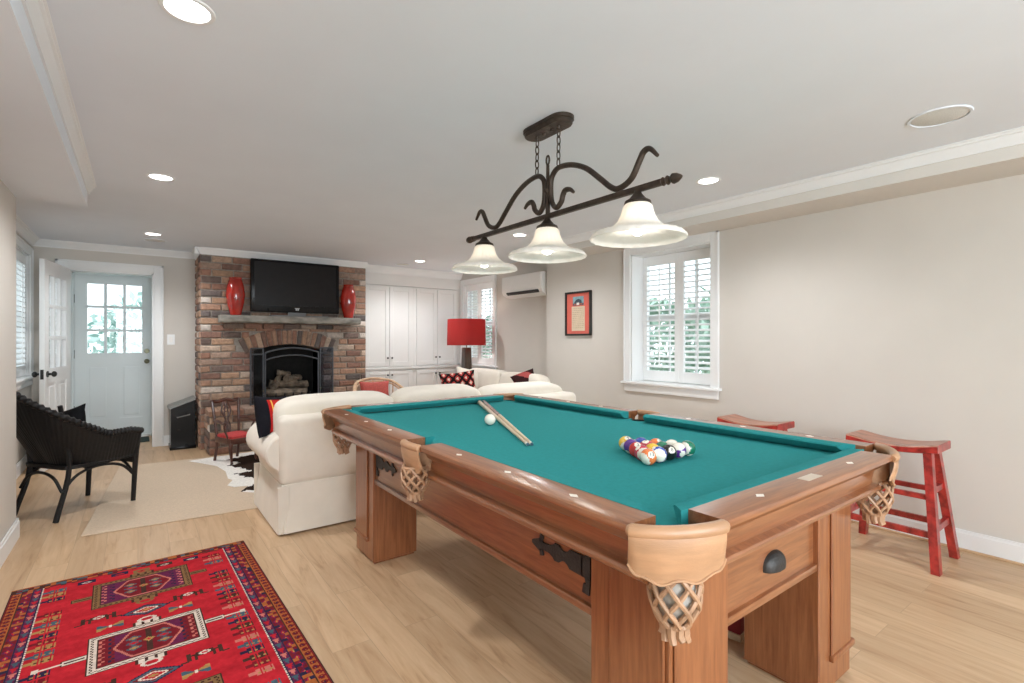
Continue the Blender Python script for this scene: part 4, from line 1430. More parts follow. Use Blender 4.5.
# ------------------------------------------------------------------ slipcovered sofas
def rrect(hx, hy, r, z, cx=0, cy=0, n=5):
    p = []
    for sx, sy, a in ((1, 1, 0), (-1, 1, 90), (-1, -1, 180), (1, -1, 270)):
        for i in range(n + 1):
            t = R(a + 90 * i / n)
            p.append((cx + sx * (hx - r) + r * math.cos(t), cy + sy * (hy - r) + r * math.sin(t), z))
    return p
def sofa(label, loc, rz, L, Dp, widths, bh=.735, ch=.83):
    """x along the sofa, y from back (0) to front (Dp); origin at the back's centre"""
    root = thing('sofa', label, 'sofa', loc, rz)
    hx = L / 2
    cy = Dp / 2
    b = MB()
    b.loft([rrect(hx - .02, cy - .01, .05, .30, 0, cy), rrect(hx - .02, cy - .01, .05, .40, 0, cy), rrect(hx - .04, cy - .03, .05, .425, 0, cy)])
    b.build('base', M_linen, root)
    # skirt: slightly flared, with soft pleats
    s = MB()
    n = 160
    rings = []
    for z, off in ((.012, .030), (.10, .020), (.20, .010), (.285, .002), (.305, -.002)):
        base = rrect(hx - .012 + off, cy + off, .045, z, 0, cy, 12)
        out = []
        for i, p in enumerate(base):
            k = .006 * math.sin(i * 2.1) * (1 - z / .31)
            out.append((p[0] * (1 + k * .2), p[1] + k, z))
        rings.append(out)
    s.loft(rings, True, True)
    sk = s.build('skirt', M_linen, root)
    for sx in (-1, 1):
        for yy in (0, Dp):
            x = sx * (hx + .004); y = yy - .018 if yy == 0 else yy + .018
            pz = MB().loft([[(x - sx * .055, y, z_) , (x + sx * .01, y - (.006 if yy == 0 else -.006), z_), (x + sx * .012, y + (.02 if yy == 0 else -.02), z_), (x - sx * .05, y + (.012 if yy == 0 else -.012), z_)] for z_ in (.012, .30)])
            pz.build('corner_pleat', M_linen, sk)
    # back frame
    MB().box(-hx + .005, hx - .005, 0, .20, .29, bh, .05, 4).build('back_frame', M_linen, root)
    # rolled arms
    for sx in (-1, 1):
        pr = []
        r0 = .125
        cxx, cz = hx - .055, .50
        for i in range(19):
            a = R(-60 + 250 * i / 18)
            pr.append((cxx + r0 * math.cos(a) * 1.05, cz + r0 * math.sin(a)))
        pr += [(hx - .20, .30), (hx - .02, .30), (hx - .005, .36)]
        rings = []
        for y, k in ((.05, .90), (.06, .97), (.10, 1), (Dp - .10, 1), (Dp - .03, 1), (Dp - .015, .96), (Dp - .01, .88)):
            cxm, czm = hx - .08, .47
            rings.append([(sx * (cxm + (u - cxm) * k), y, czm + (v - czm) * k) for u, v in pr])
        MB().loft(rings).build('arm', M_linen, root)
    # cushions
    x = -hx + .01
    for i, wd in enumerate(widths):
        sag = (0, .012, -.012)[i % 3]
        M_ = T((x + wd / 2, .235, (.43 + ch) / 2 + sag), R(7), 0, R(random.uniform(-1.5, 1.5)))
        MB().sup((0, 0, 0), (wd / 2 + .006, .125, (ch - .43) / 2 + .01), .42, .38, 40, 20, M_).build('back_cushion', M_linen, root)
        xa, xb = max(x, -hx + .20), min(x + wd, hx - .20)
        MB().sup(((xa + xb) / 2, .30 + (Dp - .30) / 2 + .01, .495), ((xb - xa) / 2, (Dp - .30) / 2, .085), .35, .22, 40, 12).build('seat_cushion', M_linen, root)
        x += wd
    return root
sofa('long ivory slipcovered sofa seen from behind beyond the billiard table', (2.0, 3.385, 0), 0, 2.58, .76, [.83, .76, .93])
sofa('ivory slipcovered loveseat along the wall beneath the air conditioner', (3.835, 4.98, 0), R(90), 1.50, .86, [.76, .74], .70, .83)

# throw pillows
def pil_stripe(u, v):
    if u < .22 or v > .86 or v < .08: return (.012, .012, .016)
    k = (u * 10) % 3
    if k < .4: return (.75, .45, .10)
    if 1.4 < k < 1.7: return (.80, .62, .45)
    return (.48, .022, .02)
p = MB().throw(.30, .28, .11, 24, colf=pil_stripe).build('throw_pillow', M_fab, None, (.735, 3.70, .705), 60)
p.rotation_euler = (R(-14), R(6), R(38)); tag(p, 'black and red striped throw pillow on the left sofa arm', 'pillow')
def pil_diamond(u, v):
    a = (u * 4.2 + v * 2.2) % 1; b_ = (u * 4.2 - v * 2.2) % 1
    if min(a, 1 - a) < .16 or min(b_, 1 - b_) < .16: return (.012, .010, .010)
    da, db = abs(a - .5), abs(b_ - .5)
    if max(da, db) < .17: return (.72, .62, .52)
    return (.46, .05, .045)
p = MB().throw(.46, .30, .13, 34, colf=pil_diamond).build('throw_pillow', M_fab, None, (3.22, 5.46, .675), 60)
p.rotation_euler = (R(-14), R(-6), R(-20)); tag(p, 'black red and cream diamond patterned throw pillow below the red lamp', 'pillow')
p = MB().throw(.55, .42, .20, 16).build('throw_pillow', M_linen, None, (3.50, 5.50, .635), 60)
p.rotation_euler = (R(-10), R(8), R(-35)); tag(p, 'plain ivory throw pillow between the red lamp and the patterned pillow', 'pillow')
def pil_dark(u, v):
    return (.035, .012, .012) if (u + v * .8) % .9 > .42 else (.36, .075, .07)
p = MB().throw(.28, .19, .11, 22, colf=pil_dark).build('throw_pillow', M_fab, None, (3.50, 4.47, .775), 60)
p.rotation_euler = (R(-35), R(-20), R(-30)); tag(p, 'dark brown and pink throw pillow leaning on the loveseat', 'pillow')

# ------------------------------------------------------------------ side table and red lamp
sd = thing('side_table', 'dark round side table in the corner under the red lamp', 'table', (3.64, 6.02, 0))
MB().lathe([(.22, .57), (.235, .575), (.235, .592), (.225, .60)], 32).build('table_top', M_lampbase, sd)
MB().lathe([(.16, 0), (.16, .02), (.05, .05), (.03, .1), (.03, .5), (.06, .57)], 20).build('pedestal', M_lampbase, sd)
lp = thing('table_lamp', 'table lamp with red drum shade and dark wood column base', 'lamp', (3.665, 5.99, .60))
b = MB().loft([rrect(.075, .075, .012, 0), rrect(.075, .075, .012, .02), rrect(.062, .062, .01, .03), rrect(.05, .05, .01, .505), rrect(.044, .044, .01, .515)])
b.build('base', M_lampbase, lp)
MB().cyl((0, 0, .51), (0, 0, .66), .008, .008, 10).build('stem', M_brass, lp)
def red_shade():
    m = bpy.data.materials.new('red_lamp_fabric'); m.use_nodes = True
    t = m.node_tree; N, L = t.nodes, t.links
    b = N['Principled BSDF']
    tc = N.new('ShaderNodeTexCoord'); mp = N.new('ShaderNodeMapping'); mp.inputs['Scale'].default_value = (60, 60, 2)
    nz = N.new('ShaderNodeTexNoise'); nz.inputs['Scale'].default_value = 4
    L.new(tc.outputs['Object'], mp.inputs[0]); L.new(mp.outputs[0], nz.inputs['Vector'])
    rp = N.new('ShaderNodeValToRGB'); rp.color_ramp.elements[0].color = (.33, .020, .018, 1); rp.color_ramp.elements[1].color = (.43, .034, .030, 1)
    L.new(nz.outputs['Fac'], rp.inputs[0]); L.new(rp.outputs[0], b.inputs['Base Color'])
    b.inputs['Roughness'].default_value = .8
    tl = N.new('ShaderNodeBsdfTranslucent'); tl.inputs['Color'].default_value = (.75, .06, .05, 1)
    mx = N.new('ShaderNodeMixShader'); mx.inputs[0].default_value = .3
    L.new(b.outputs[0], mx.inputs[1]); L.new(tl.outputs[0], mx.inputs[2]); L.new(mx.outputs[0], N['Material Output'].inputs['Surface'])
    return m
b = MB().lathe([(.268, .548), (.270, .55), (.262, .905), (.260, .907), (.258, .905), (.266, .55), (.268, .548)], 40, caps=False)
so = b.build('lamp_shade', red_shade(), lp)
b = MB()
for k in range(3):
    a = k * 2 * PI / 3
    b.cyl((0, 0, .66), (.262 * math.cos(a), .262 * math.sin(a), .66 + .0), .003, .003, 6)
b.build('spider', M_brass, so)
MB().ball((0, 0, .71), .035, 14, 10).build('bulb', M_bulb, lp)
l = bpy.data.lights.new('lamp_bulb', 'POINT'); l.energy = 3.5; l.color = (1, .88, .72); l.shadow_soft_size = .05
o = bpy.data.objects.new('lamp_bulb', l); COL.objects.link(o); o.parent = lp; o.location = (0, 0, .78)

# ------------------------------------------------------------------ red saddle stools
def saddle_stool(loc, label):
    """length along y"""
    root = thing('saddle_stool', label, 'stool', loc, 0, 'red saddle stools by the right wall')
    L, W, ZS, th = .43, .245, .665, .045
    b = MB()
    n = 16
    rings = []
    for i in range(n + 1):
        t = -1 + 2 * i / n
        y = t * L / 2
        dz = -.030 * (1 - t * t) + (-.004 if abs(t) > .95 else 0)
        e = W / 2 * (1 - .02 * (1 - t * t))
        zt = ZS + dz
        zb = ZS - th + dz * .75
        rings.append([(-e + .008, y, zt), (e - .008, y, zt), (e, y, zt - .008), (e, y, zb + .004), (e - .006, y, zb), (-e + .006, y, zb), (-e, y, zb + .004), (-e, y, zt - .008)])
    b.loft(rings)
    sb = b.build('seat', [M_seat, M_red_lac], root)
    for f in sb.data.polygons:
        f.material_index = 0 if f.normal.z > .6 else 1
    def leg_pt(sx, sy, z):
        t = 1 - z / .63
        return Vector((sx * (.062 + (.172 - .062) * t), sy * (.160 + (.222 - .160) * t), z))
    for sx in (-1, 1):
        for sy in (-1, 1):
            rings = []
            for z in (0.0, .63):
                c = leg_pt(sx, sy, z)
                wx, wy = .024, .019
                rings.append([(c.x - wx, c.y - wy, z), (c.x + wx, c.y - wy, z), (c.x + wx, c.y + wy, z), (c.x - wx, c.y + wy, z)])
            MB().loft(rings).build('leg', M_red_lac, root)
    def bar(a, c, wz, wt):
        a, c = Vector(a), Vector(c)
        d = (c - a).normalized(); s_ = d.cross(UZ).normalized()
        return MB().loft([[p + s_ * wt + UZ * wz, p - s_ * wt + UZ * wz, p - s_ * wt - UZ * wz, p + s_ * wt - UZ * wz] for p in (a, c)]).build('stretcher', M_red_lac, root)
    for sx in (-1, 1):
        bar(leg_pt(sx, -1, .185), leg_pt(sx, 1, .185), .016, .010)
        bar(leg_pt(sx, -1, .375), leg_pt(sx, 1, .375), .014, .010)
    for sy in (-1, 1):
        bar(leg_pt(-1, sy, .215), leg_pt(1, sy, .215), .018, .011)
        bar(leg_pt(-1, sy, .41), leg_pt(1, sy, .41), .016, .011)
    return root
st = saddle_stool((3.51, 1.005, 0), 'worn red saddle stool standing free by the right wall, nearer the viewer')
dup(st, (3.51, 1.835, 0), 0, 'worn red saddle stool with only its seat showing behind the billiard table')

# ------------------------------------------------------------------ things on the floor
jr = MB().box(-1.45, 1.45, -1.01, 1.01, 0.0005, .008, .003, 1)
jo = jr.build('jute_rug', M_jute)
ja = R(-4)
nl = Vector((-.285, 4.09))
cxr = nl.x + 1.45 * math.cos(ja) - 1.01 * math.sin(ja); cyr = nl.y + 1.45 * math.sin(ja) + 1.01 * math.cos(ja)
jo.location = (cxr, cyr, 0); jo.rotation_euler = (0, 0, ja)
tag(jo, 'large plain jute rug reaching from the wicker chair under the long sofa', 'rug')

# cowhide
def cowhide():
    outl = [(1.60, 4.55), (1.40, 4.72), (1.20, 4.62), (1.05, 4.50), (.90, 4.34), (.80, 4.31), (.737, 4.426), (.657, 4.515), (.739, 4.66), (.634, 4.688), (.596, 4.773), (.656, 4.93), (.631, 5.011), (.647, 5.291), (.607, 5.568), (.509, 5.763), (.401, 5.97), (.503, 5.99), (.612, 6.02), (.80, 6.03), (1.10, 6.08), (1.40, 6.06), (1.70, 6.10), (1.78, 5.98), (1.62, 5.75), (1.58, 5.3), (1.62, 4.95), (1.75, 4.65)]
    darkA = [(.712, 5.791), (.847, 5.853), (.996, 5.90), (1.25, 5.92), (1.42, 5.75), (1.45, 5.3), (1.30, 4.9), (1.05, 4.66), (.916, 4.737), (.83, 4.879), (.765, 4.967), (.703, 5.137), (.845, 5.161), (.774, 5.35), (.694, 5.504), (.805, 5.567)]
    darkB = [(.656, 4.535), (.782, 4.685), (.86, 4.60), (.85, 4.47), (.766, 4.49)]
    def inside(p, poly):
        r = False
        for (x0, y0), (x1, y1) in zip(poly, poly[1:] + poly[:1]):
            if (y0 > p[1]) != (y1 > p[1]) and p[0] < (x1 - x0) * (p[1] - y0) / (y1 - y0) + x0: r = not r
        return r
    c = (1.12, 5.30)
    pts = []
    for (x0, y0), (x1, y1) in zip(outl, outl[1:] + outl[:1]):
        for k in range(7):
            pts.append((x0 + (x1 - x0) * k / 7, y0 + (y1 - y0) * k / 7))
    n = len(pts)
    rings = 60
    V, F, C = [], [], []
    for j in range(rings + 1):
        for x, y in pts:
            t = j / rings
            xx, yy = c[0] + (x - c[0]) * t, c[1] + (y - c[1]) * t
            V.append((xx - c[0], yy - c[1], .0115 + .0012 * math.sin(xx * 9) * math.cos(yy * 7) if j < rings else .0095))
    for j in range(rings):
        for i in range(n):
            F.append((j * n + i, j * n + (i + 1) % n, (j + 1) * n + (i + 1) % n, (j + 1) * n + i))
            p = np.mean([V[q] for q in F[-1]], 0)
            q = (p[0] + c[0] + .012 * math.sin(p[1] * 70), p[1] + c[1] + .012 * math.sin(p[0] * 80))
            C.append((.026, .015, .010) if inside(q, darkA) or inside(q, darkB) else (.78, .75, .70))
    me = bpy.data.meshes.new('cowhide_rug')
    me.from_pydata(V, [], F)
    at = me.color_attributes.new('Col', 'FLOAT_COLOR', 'CORNER')
    at.data.foreach_set('color', np.repeat(np.concatenate([np.array(C), np.ones((len(C), 1))], 1), 4, 0).astype(np.float32).ravel())
    me.materials.append(M_hide); me.shade_smooth()
    o = bpy.data.objects.new('cowhide_rug', me); COL.objects.link(o)
    o.location = (c[0], c[1], 0)
    return o
ch = cowhide()
tag(ch, 'white and dark brown cowhide under the small antique chair', 'rug')

# persian rug
def persian():
    W, Lr = 1.0, 2.05
    res = .005
    nx, ny = int(W / res), int(Lr / res)
    xs = (np.arange(nx) + .5) * res - W / 2
    vs = (np.arange(ny) + .5) * res                 # distance from the far edge
    X, V = np.meshgrid(xs, vs)                       # shape ny,nx
    red, dred, navy = (.43, .017, .026), (.16, .012, .018), (.022, .018, .045)
    white, olive, teal = (.62, .52, .44), (.20, .11, .045), (.055, .095, .125)
    orange, brown, purple = (.36, .105, .030), (.055, .024, .018), (.115, .016, .055)
    pink, gold = (.50, .15, .12), (.36, .20, .07)
    A = np.zeros((ny, nx, 3)); A[:] = red
    # abrash: soft bands of slightly different red
    A *= (1 + .10 * np.sin(V * 23)[..., None] * .5 + .08 * np.sin(V * 61 + 1)[..., None])
    def put(mask, c): A[mask] = c
    def rect(cx, cv, hx, hv): return (np.abs(X - cx) < hx) & (np.abs(V - cv) < hv)
    def dia(cx, cv, hx, hv): return np.abs(X - cx) / hx + np.abs(V - cv) / hv < 1
    def hexa(cx, cv, hx, hv): return (np.abs(V - cv) < hv) & (np.abs(X - cx) + np.abs(V - cv) * .55 < hx)
    noise = rng.random((ny // 4 + 1, nx // 4 + 1))
    nz = np.kron(noise, np.ones((4, 4)))[:ny, :nx]
    # side borders
    ax = np.abs(X)
    d = W / 2 - ax
    put(d < .118, dred)
    put(d < .006, brown)
    ob = (d >= .008) & (d < .040); put(ob, orange)
    ph = (V / .034) % 1.0
    rr = np.hypot((d - .024), (ph - .5) * .034)
    put(ob & (np.abs(rr - .009) < .0035), dred)
    put(ob & (rr < .004), navy)
    put((d >= .040) & (d < .043), brown)
    mb = (d >= .043) & (d < .082); put(mb, dred)
    ph2 = (V / .052) % 1.0
    m1 = np.abs(d - .0625) / .017 + np.abs(ph2 - .5) * .052 / .024
    put(mb & (m1 < 1), purple); put(mb & (m1 < .6), red); put(mb & (m1 < .3), gold)
    put(mb & (nz > .80), orange); put(mb & (nz < .12), navy)
    put((d >= .082) & (d < .085), navy)
    ib = (d >= .085) & (d < .112); put(ib, purple)
    ph3 = (V / .040) % 1.0
    tri = np.abs(d - .0985) < .012 * (1 - ph3)
    put(ib & tri & (((V / .040).astype(int) % 3) == 0), pink); put(ib & tri & (((V / .040).astype(int) % 3) == 1), teal); put(ib & tri & (((V / .040).astype(int) % 3) == 2), red)
    put((d >= .112) & (d < .119), navy)
    put((d >= .1135) & (d < .118) & ((V / .014) % 1 < .72), white)
    # end border
    eb = (V < .055)
    put(eb, brown); put(eb & (nz > .35), orange); put(eb & (nz > .62), dred); put(eb & (nz > .82), teal); put(V < .008, orange)
    put((V >= .055) & (V < .070) & (d > .12) & (nz > .45), brown)
    def medallion(cv, b1, b2, inner):
        cx = .0
        hx, hv = .195, .145
        put(rect(cx, cv, hx, hv), b2)
        chk = (((X - cx) / .010).astype(int) + (V / .010).astype(int)) % 2 == 0
        put(rect(cx, cv, hx - .004, hv - .004), b1)
        put(rect(cx, cv, hx - .012, hv - .012) & chk, b2)
        put(rect(cx, cv, hx - .022, hv - .022), b1)
        put(rect(cx, cv, hx - .028, hv - .028), brown)
        put(rect(cx, cv, hx - .036, hv - .036), inner)
        # side panels with hooks
        for s_ in (-1, 1):
            for k in range(2):
                xx = cx + s_ * (.148 - k * .026)
                wav = xx + .005 * np.sign(np.sin(V * 180))
                put((np.abs(X - wav) < .005) & (np.abs(V - cv) < hv - .045) & ((V / .034) % 1 < .7), pink if k == 0 else navy)
        put(rect(cx, cv, .112, hv - .038), purple)
        hz = hexa(cx, cv, .118, hv - .040); put(hz, pink)
        put(hexa(cx, cv, .108, hv - .048), dred)
        for dx in (-.05, .05):
            for dv in (-.04, .04, 0):
                put(dia(cx + dx, cv + dv, .028, .020), teal); put(dia(cx + dx, cv + dv, .018, .012), gold if dv else red)
        put(rect(cx, cv, .010, hv - .05), brown); put(dia(cx, cv, .02, .02), gold); put(dia(cx, cv, .010, .010), red)
        # side spikes
        for s_ in (-1, 1):
            put(rect(cx + s_ * (hx + .035), cv, .042, .020), brown)
            put(rect(cx + s_ * (hx + .035), cv, .036, .014), b1)
            put(rect(cx + s_ * (hx + .035), cv, .032, .006), brown)
            if b1 == white:
                put(rect(cx + s_ * (hx + .11), cv, .045, .0035), white)
                put(rect(cx + s_ * (hx + .145), cv - .010, .012, .005), white); put(rect(cx + s_ * (hx + .145), cv + .010, .012, .005), white)
        for s_ in (-1, 1):
            put(rect(cx, cv + s_ * (hv + .014), .048, .018), brown); put(rect(cx, cv + s_ * (hv + .014), .040, .015), b1)
            put(rect(cx, cv + s_ * (hv + .014), .022, .018), brown); put(rect(cx, cv + s_ * (hv + .014), .010, .015), b1)
            put(np.abs(np.hypot((X - cx) / 1.6, V - cv - s_ * (hv + .042)) - .018) < .004, b1)
    medallion(.315, olive, brown, purple)
    medallion(.880, white, brown, dred)
    medallion(1.445, olive, brown, purple)
    medallion(1.98, white, brown, dred)
    for cv in (.600, 1.165, 1.72):
        put(dia(0, cv, .095, .052), navy); put(dia(0, cv, .082, .043), teal); put(dia(0, cv, .064, .034), dred); put(dia(0, cv, .052, .027), white); put(dia(0, cv, .040, .020), red); put(dia(0, cv, .020, .012), gold)
    def crab(cx, cv):
        put(rect(cx, cv, .050, .006), brown); put(rect(cx, cv, .030, .016), brown); put(dia(cx, cv, .026, .016), white); put(dia(cx, cv, .013, .008), red)
        for s_ in (-1, 1):
            put(rect(cx + s_ * .052, cv + .008, .006, .026), brown); put(rect(cx + s_ * .028, cv + .022, .005, .016), brown); put(rect(cx + s_ * .066, cv + .034, .012, .004), brown)
    def bird(cx, cv):
        put(dia(cx, cv, .012, .010), white)
        for a, b_, c in ((-1, -1, teal), (1, -1, gold), (-1, 1, gold), (1, 1, teal)):
            put((np.abs(X - cx - a * .026) < .020) & (np.abs(V - cv - b_ * .013) < .012 * np.clip(1 - (np.abs(X - cx) - .006) * 0, 0, 1)) & (np.abs(V - cv) * 1.6 < np.abs(X - cx) + .004), c)
    for cv in (.555, 1.12, 1.68):
        for s_ in (-1, 1):
            crab(s_ * .165, cv)
            bird(s_ * .125, cv + .115)
    # small figures standing along both sides
    pal = [teal, brown, gold, dred, navy, pink, dred, teal, gold, navy]
    k = 0
    v = .13
    while v < 2.0:
        for s_ in (-1, 1):
            if abs(((v - .315) % .565)) < .03 or abs(((v - .315) % .565) - .565) < .045: continue
            c = pal[(k + (2 if s_ > 0 else 0)) % len(pal)]
            cx = s_ * .325
            put(rect(cx, v, .030, .020) & (((X - cx) / .012) % 1 < .78), c)
            put(rect(cx - .040, v, .014, .010), c)
            put(rect(cx, v + .006, .024, .005) & (((X / .010).astype(int)) % 2 == 0), gold if c != gold else brown)
            k += 1
        v += .052
    for cx, cv, c in ((-.22, .105, navy), (-.09, .095, navy), (.10, .100, brown), (.22, .105, navy), (.0, .115, olive)):
        put(rect(cx, cv, .036, .020), c); put(dia(cx, cv + .004, .024, .012), white if cx > 0 or cx < -.15 else red); put(dia(cx, cv + .004, .010, .006), dred)
    # mesh
    gx = np.linspace(-W / 2, W / 2, nx + 1); gv = np.linspace(0, Lr, ny + 1)
    GX, GV = np.meshgrid(gx, gv)
    verts = np.stack([GX.ravel(), -GV.ravel(), np.full(GX.size, .008)], 1)
    ii, jj = np.meshgrid(np.arange(nx), np.arange(ny))
    a = (jj * (nx + 1) + ii).ravel()
    faces = np.stack([a, a + nx + 1, a + nx + 2, a + 1], 1)
    nv0 = len(verts)
    rim = [(-W / 2, 0), (W / 2, 0), (W / 2, -Lr), (-W / 2, -Lr)]
    verts = np.concatenate([verts, [(x, y, z) for z in (.008, .0005) for x, y in rim]])
    side = [(nv0 + i, nv0 + 4 + i, nv0 + 4 + (i + 1) % 4, nv0 + (i + 1) % 4) for i in range(4)]
    me = bpy.data.meshes.new('persian_rug')
    me.from_pydata(verts.tolist(), [], faces.tolist() + side)
    cols = np.concatenate([A.reshape(-1, 3), np.tile(brown, (4, 1))])
    cols = np.concatenate([cols, np.ones((len(cols), 1))], 1)
    at = me.color_attributes.new('Col', 'FLOAT_COLOR', 'CORNER')
    at.data.foreach_set('color', np.repeat(cols, 4, 0).astype(np.float32).ravel())
    me.materials.append(M_rug)
    o = bpy.data.objects.new('persian_rug', me); COL.objects.link(o)
    return o
pr = persian()
pr.location = (.012, 3.40, 0); pr.rotation_euler = (0, 0, R(1.6))
tag(pr, 'red patterned oriental rug with medallions in the left foreground', 'rug')

dm = MB().box(-.36, .30, -.18, .18, .0005, .012, .003, 1).build('doormat', mat('dark_green_mat', (.03, .05, .045), .95, .3, 80), None, (-.19, 7.62, 0))
tag(dm, 'dark doormat in front of the outer door', 'mat')
bx = thing('box', 'small dark red and cream box on the floor under the billiard table', 'box', (1.985, 1.12, 0), R(8))
MB().box(-.045, .045, -.04, .04, 0, .028, .003).build('base', mat('cream_card', (.62, .52, .38), .8), bx)
MB().box(-.041, .041, -.036, .036, .028, .115, .003).build('body', mat('dark_red_card', (.25, .02, .03), .7), bx)

# ------------------------------------------------------------------ black wicker armchair
def wicker_chair(loc, rz):
    root = thing('wicker_chair', 'black wicker barrel armchair at left by the corner of the jute rug', 'armchair', loc, rz)
    # plan curve (f forward, l left): right arm front -> round the back -> left arm front
    def plan(s_):
        # s in [0,1]
        Ls, Rr = .30, .265
        arc = PI * Rr
        tot = 2 * Ls + arc
        d = s_ * tot
        if d < Ls: return (.25 - d, -Rr, 0, -1)
        if d < Ls + arc:
            a = (d - Ls) / Rr
            return (-.05 - Rr * math.sin(a), -Rr * math.cos(a), -math.sin(a), -math.cos(a))
        return (-.05 + (d - Ls - arc), Rr, 0, 1)
    def top(s_):
        u = abs(2 * s_ - 1)              # 0 at back, 1 at arm front
        k = max(0, min(1, (.68 - u) / .60))
        k = k ** 1.25
        return .555 + .315 * k + (.0 if u < .9 else -.02 * (u - .9) / .1)
    n, m = 240, 12
    zb = .352
    def pt(s_, t, off):
        f, l, nf, nl = plan(s_)
        z = zb + (top(s_) - zb) * t
        back = max(0, 1 - abs(2 * s_ - 1) * 1.5)
        lean = (.035 + .075 * back) * t - (.025 + .135 * back) * (1 - t) ** 1.3
        rib = .0035 * abs(math.sin(s_ * PI * 62))
        o_ = lean + off + rib * (1 if off >= 0 else -1)
        return (f + nf * o_ , l + nl * o_, z)
    b = MB()
    rows = [[pt(i / n, j / m, .010) for i in range(n + 1)] + [pt(i / n, j / m, -.010) for i in range(n, -1, -1)] for j in range(m + 1)]
    b.loft(rows)
    b.build('woven_shell', M_wick, root)
    # braided rim
    p_, rr = [], []
    for i in range(n + 1):
        p_.append(pt(i / n, 1.0, 0)); rr.append(.021 + .0045 * math.sin(i * PI * 2 / 4))
    MB().tube(p_, rr, 10).build('braided_rim', M_wick, root)
    p_ = [pt(i / n, 0, 0) for i in range(n + 1)] 
    MB().tube(p_, .015, 8).build('seat_rim', M_wick, root)
    # seat and front apron
    b = MB()
    ring = [plan(i / 40) for i in range(41)]
    b.prism([(max(-.20, f * .94), l * .92) for f, l, _, _ in ring] + [(.27, .2), (.27, -.2)], .335, .36, 'z')
    b.build('seat', M_wick, root)
    MB().box(.235, .265, -.25, .25, .29, .36, .008).build('front_apron', M_wick, root)
    # legs
    lg_ = {(1, 1): ((.235, .24), (.245, .235)), (1, -1): ((.225, -.25), (.245, -.25)), (-1, 1): ((-.245, .225), (-.17, .19)), (-1, -1): ((-.255, -.205), (-.17, -.20))}
    for (sf, sl), (foot, seat) in lg_.items():
        topz = .55 if sf > 0 else .78
        if sf > 0:
            pts = [(foot[0], foot[1], 0), (seat[0], seat[1], .34), (seat[0] + .005, seat[1] * 1.10, topz)]
            rr = [.016, .0175, .022]
        else:
            pts = [(foot[0], foot[1], 0), (seat[0], seat[1], .36), (seat[0] - .075, seat[1] * 1.15, topz)]
            rr = [.017, .018, .014]
        MB().tube(catmull(pts, 5), [rr[0] + (rr[2] - rr[0]) * i / 10 for i in range(11)], 10).build('leg', M_wick, root)
    def brace(a, c, h):
        a, c = Vector(a), Vector(c)
        mid = (a + c) / 2 + Vector((0, 0, h))
        MB().tube(catmull([a, (a * .6 + mid * .4) + Vector((0, 0, h * .35)), mid, (c * .6 + mid * .4) + Vector((0, 0, h * .35)), c], 5), .010, 8).build('brace', M_wick, root)
    brace((.235, -.25, .20), (-.215, -.20, .19), .13)
    brace((.235, .24, .20), (-.215, .21, .19), .13)
    brace((.235, -.25, .20), (.235, .24, .20), .12)
    brace((-.215, -.20, .19), (-.215, .21, .19), .12)
    return root
wc = wicker_chair((-.36, 4.826, .0), math.atan2(.6, .8))
p = MB().throw(.42, .40, .14, 14).build('cushion', M_bcush, None, (-.46, 4.90, .515), 60)
p.rotation_euler = (R(-14), R(-14), math.atan2(.6, .8) - R(90) + R(12))
tag(p, 'black cushion leaning inside the wicker armchair', 'cushion')

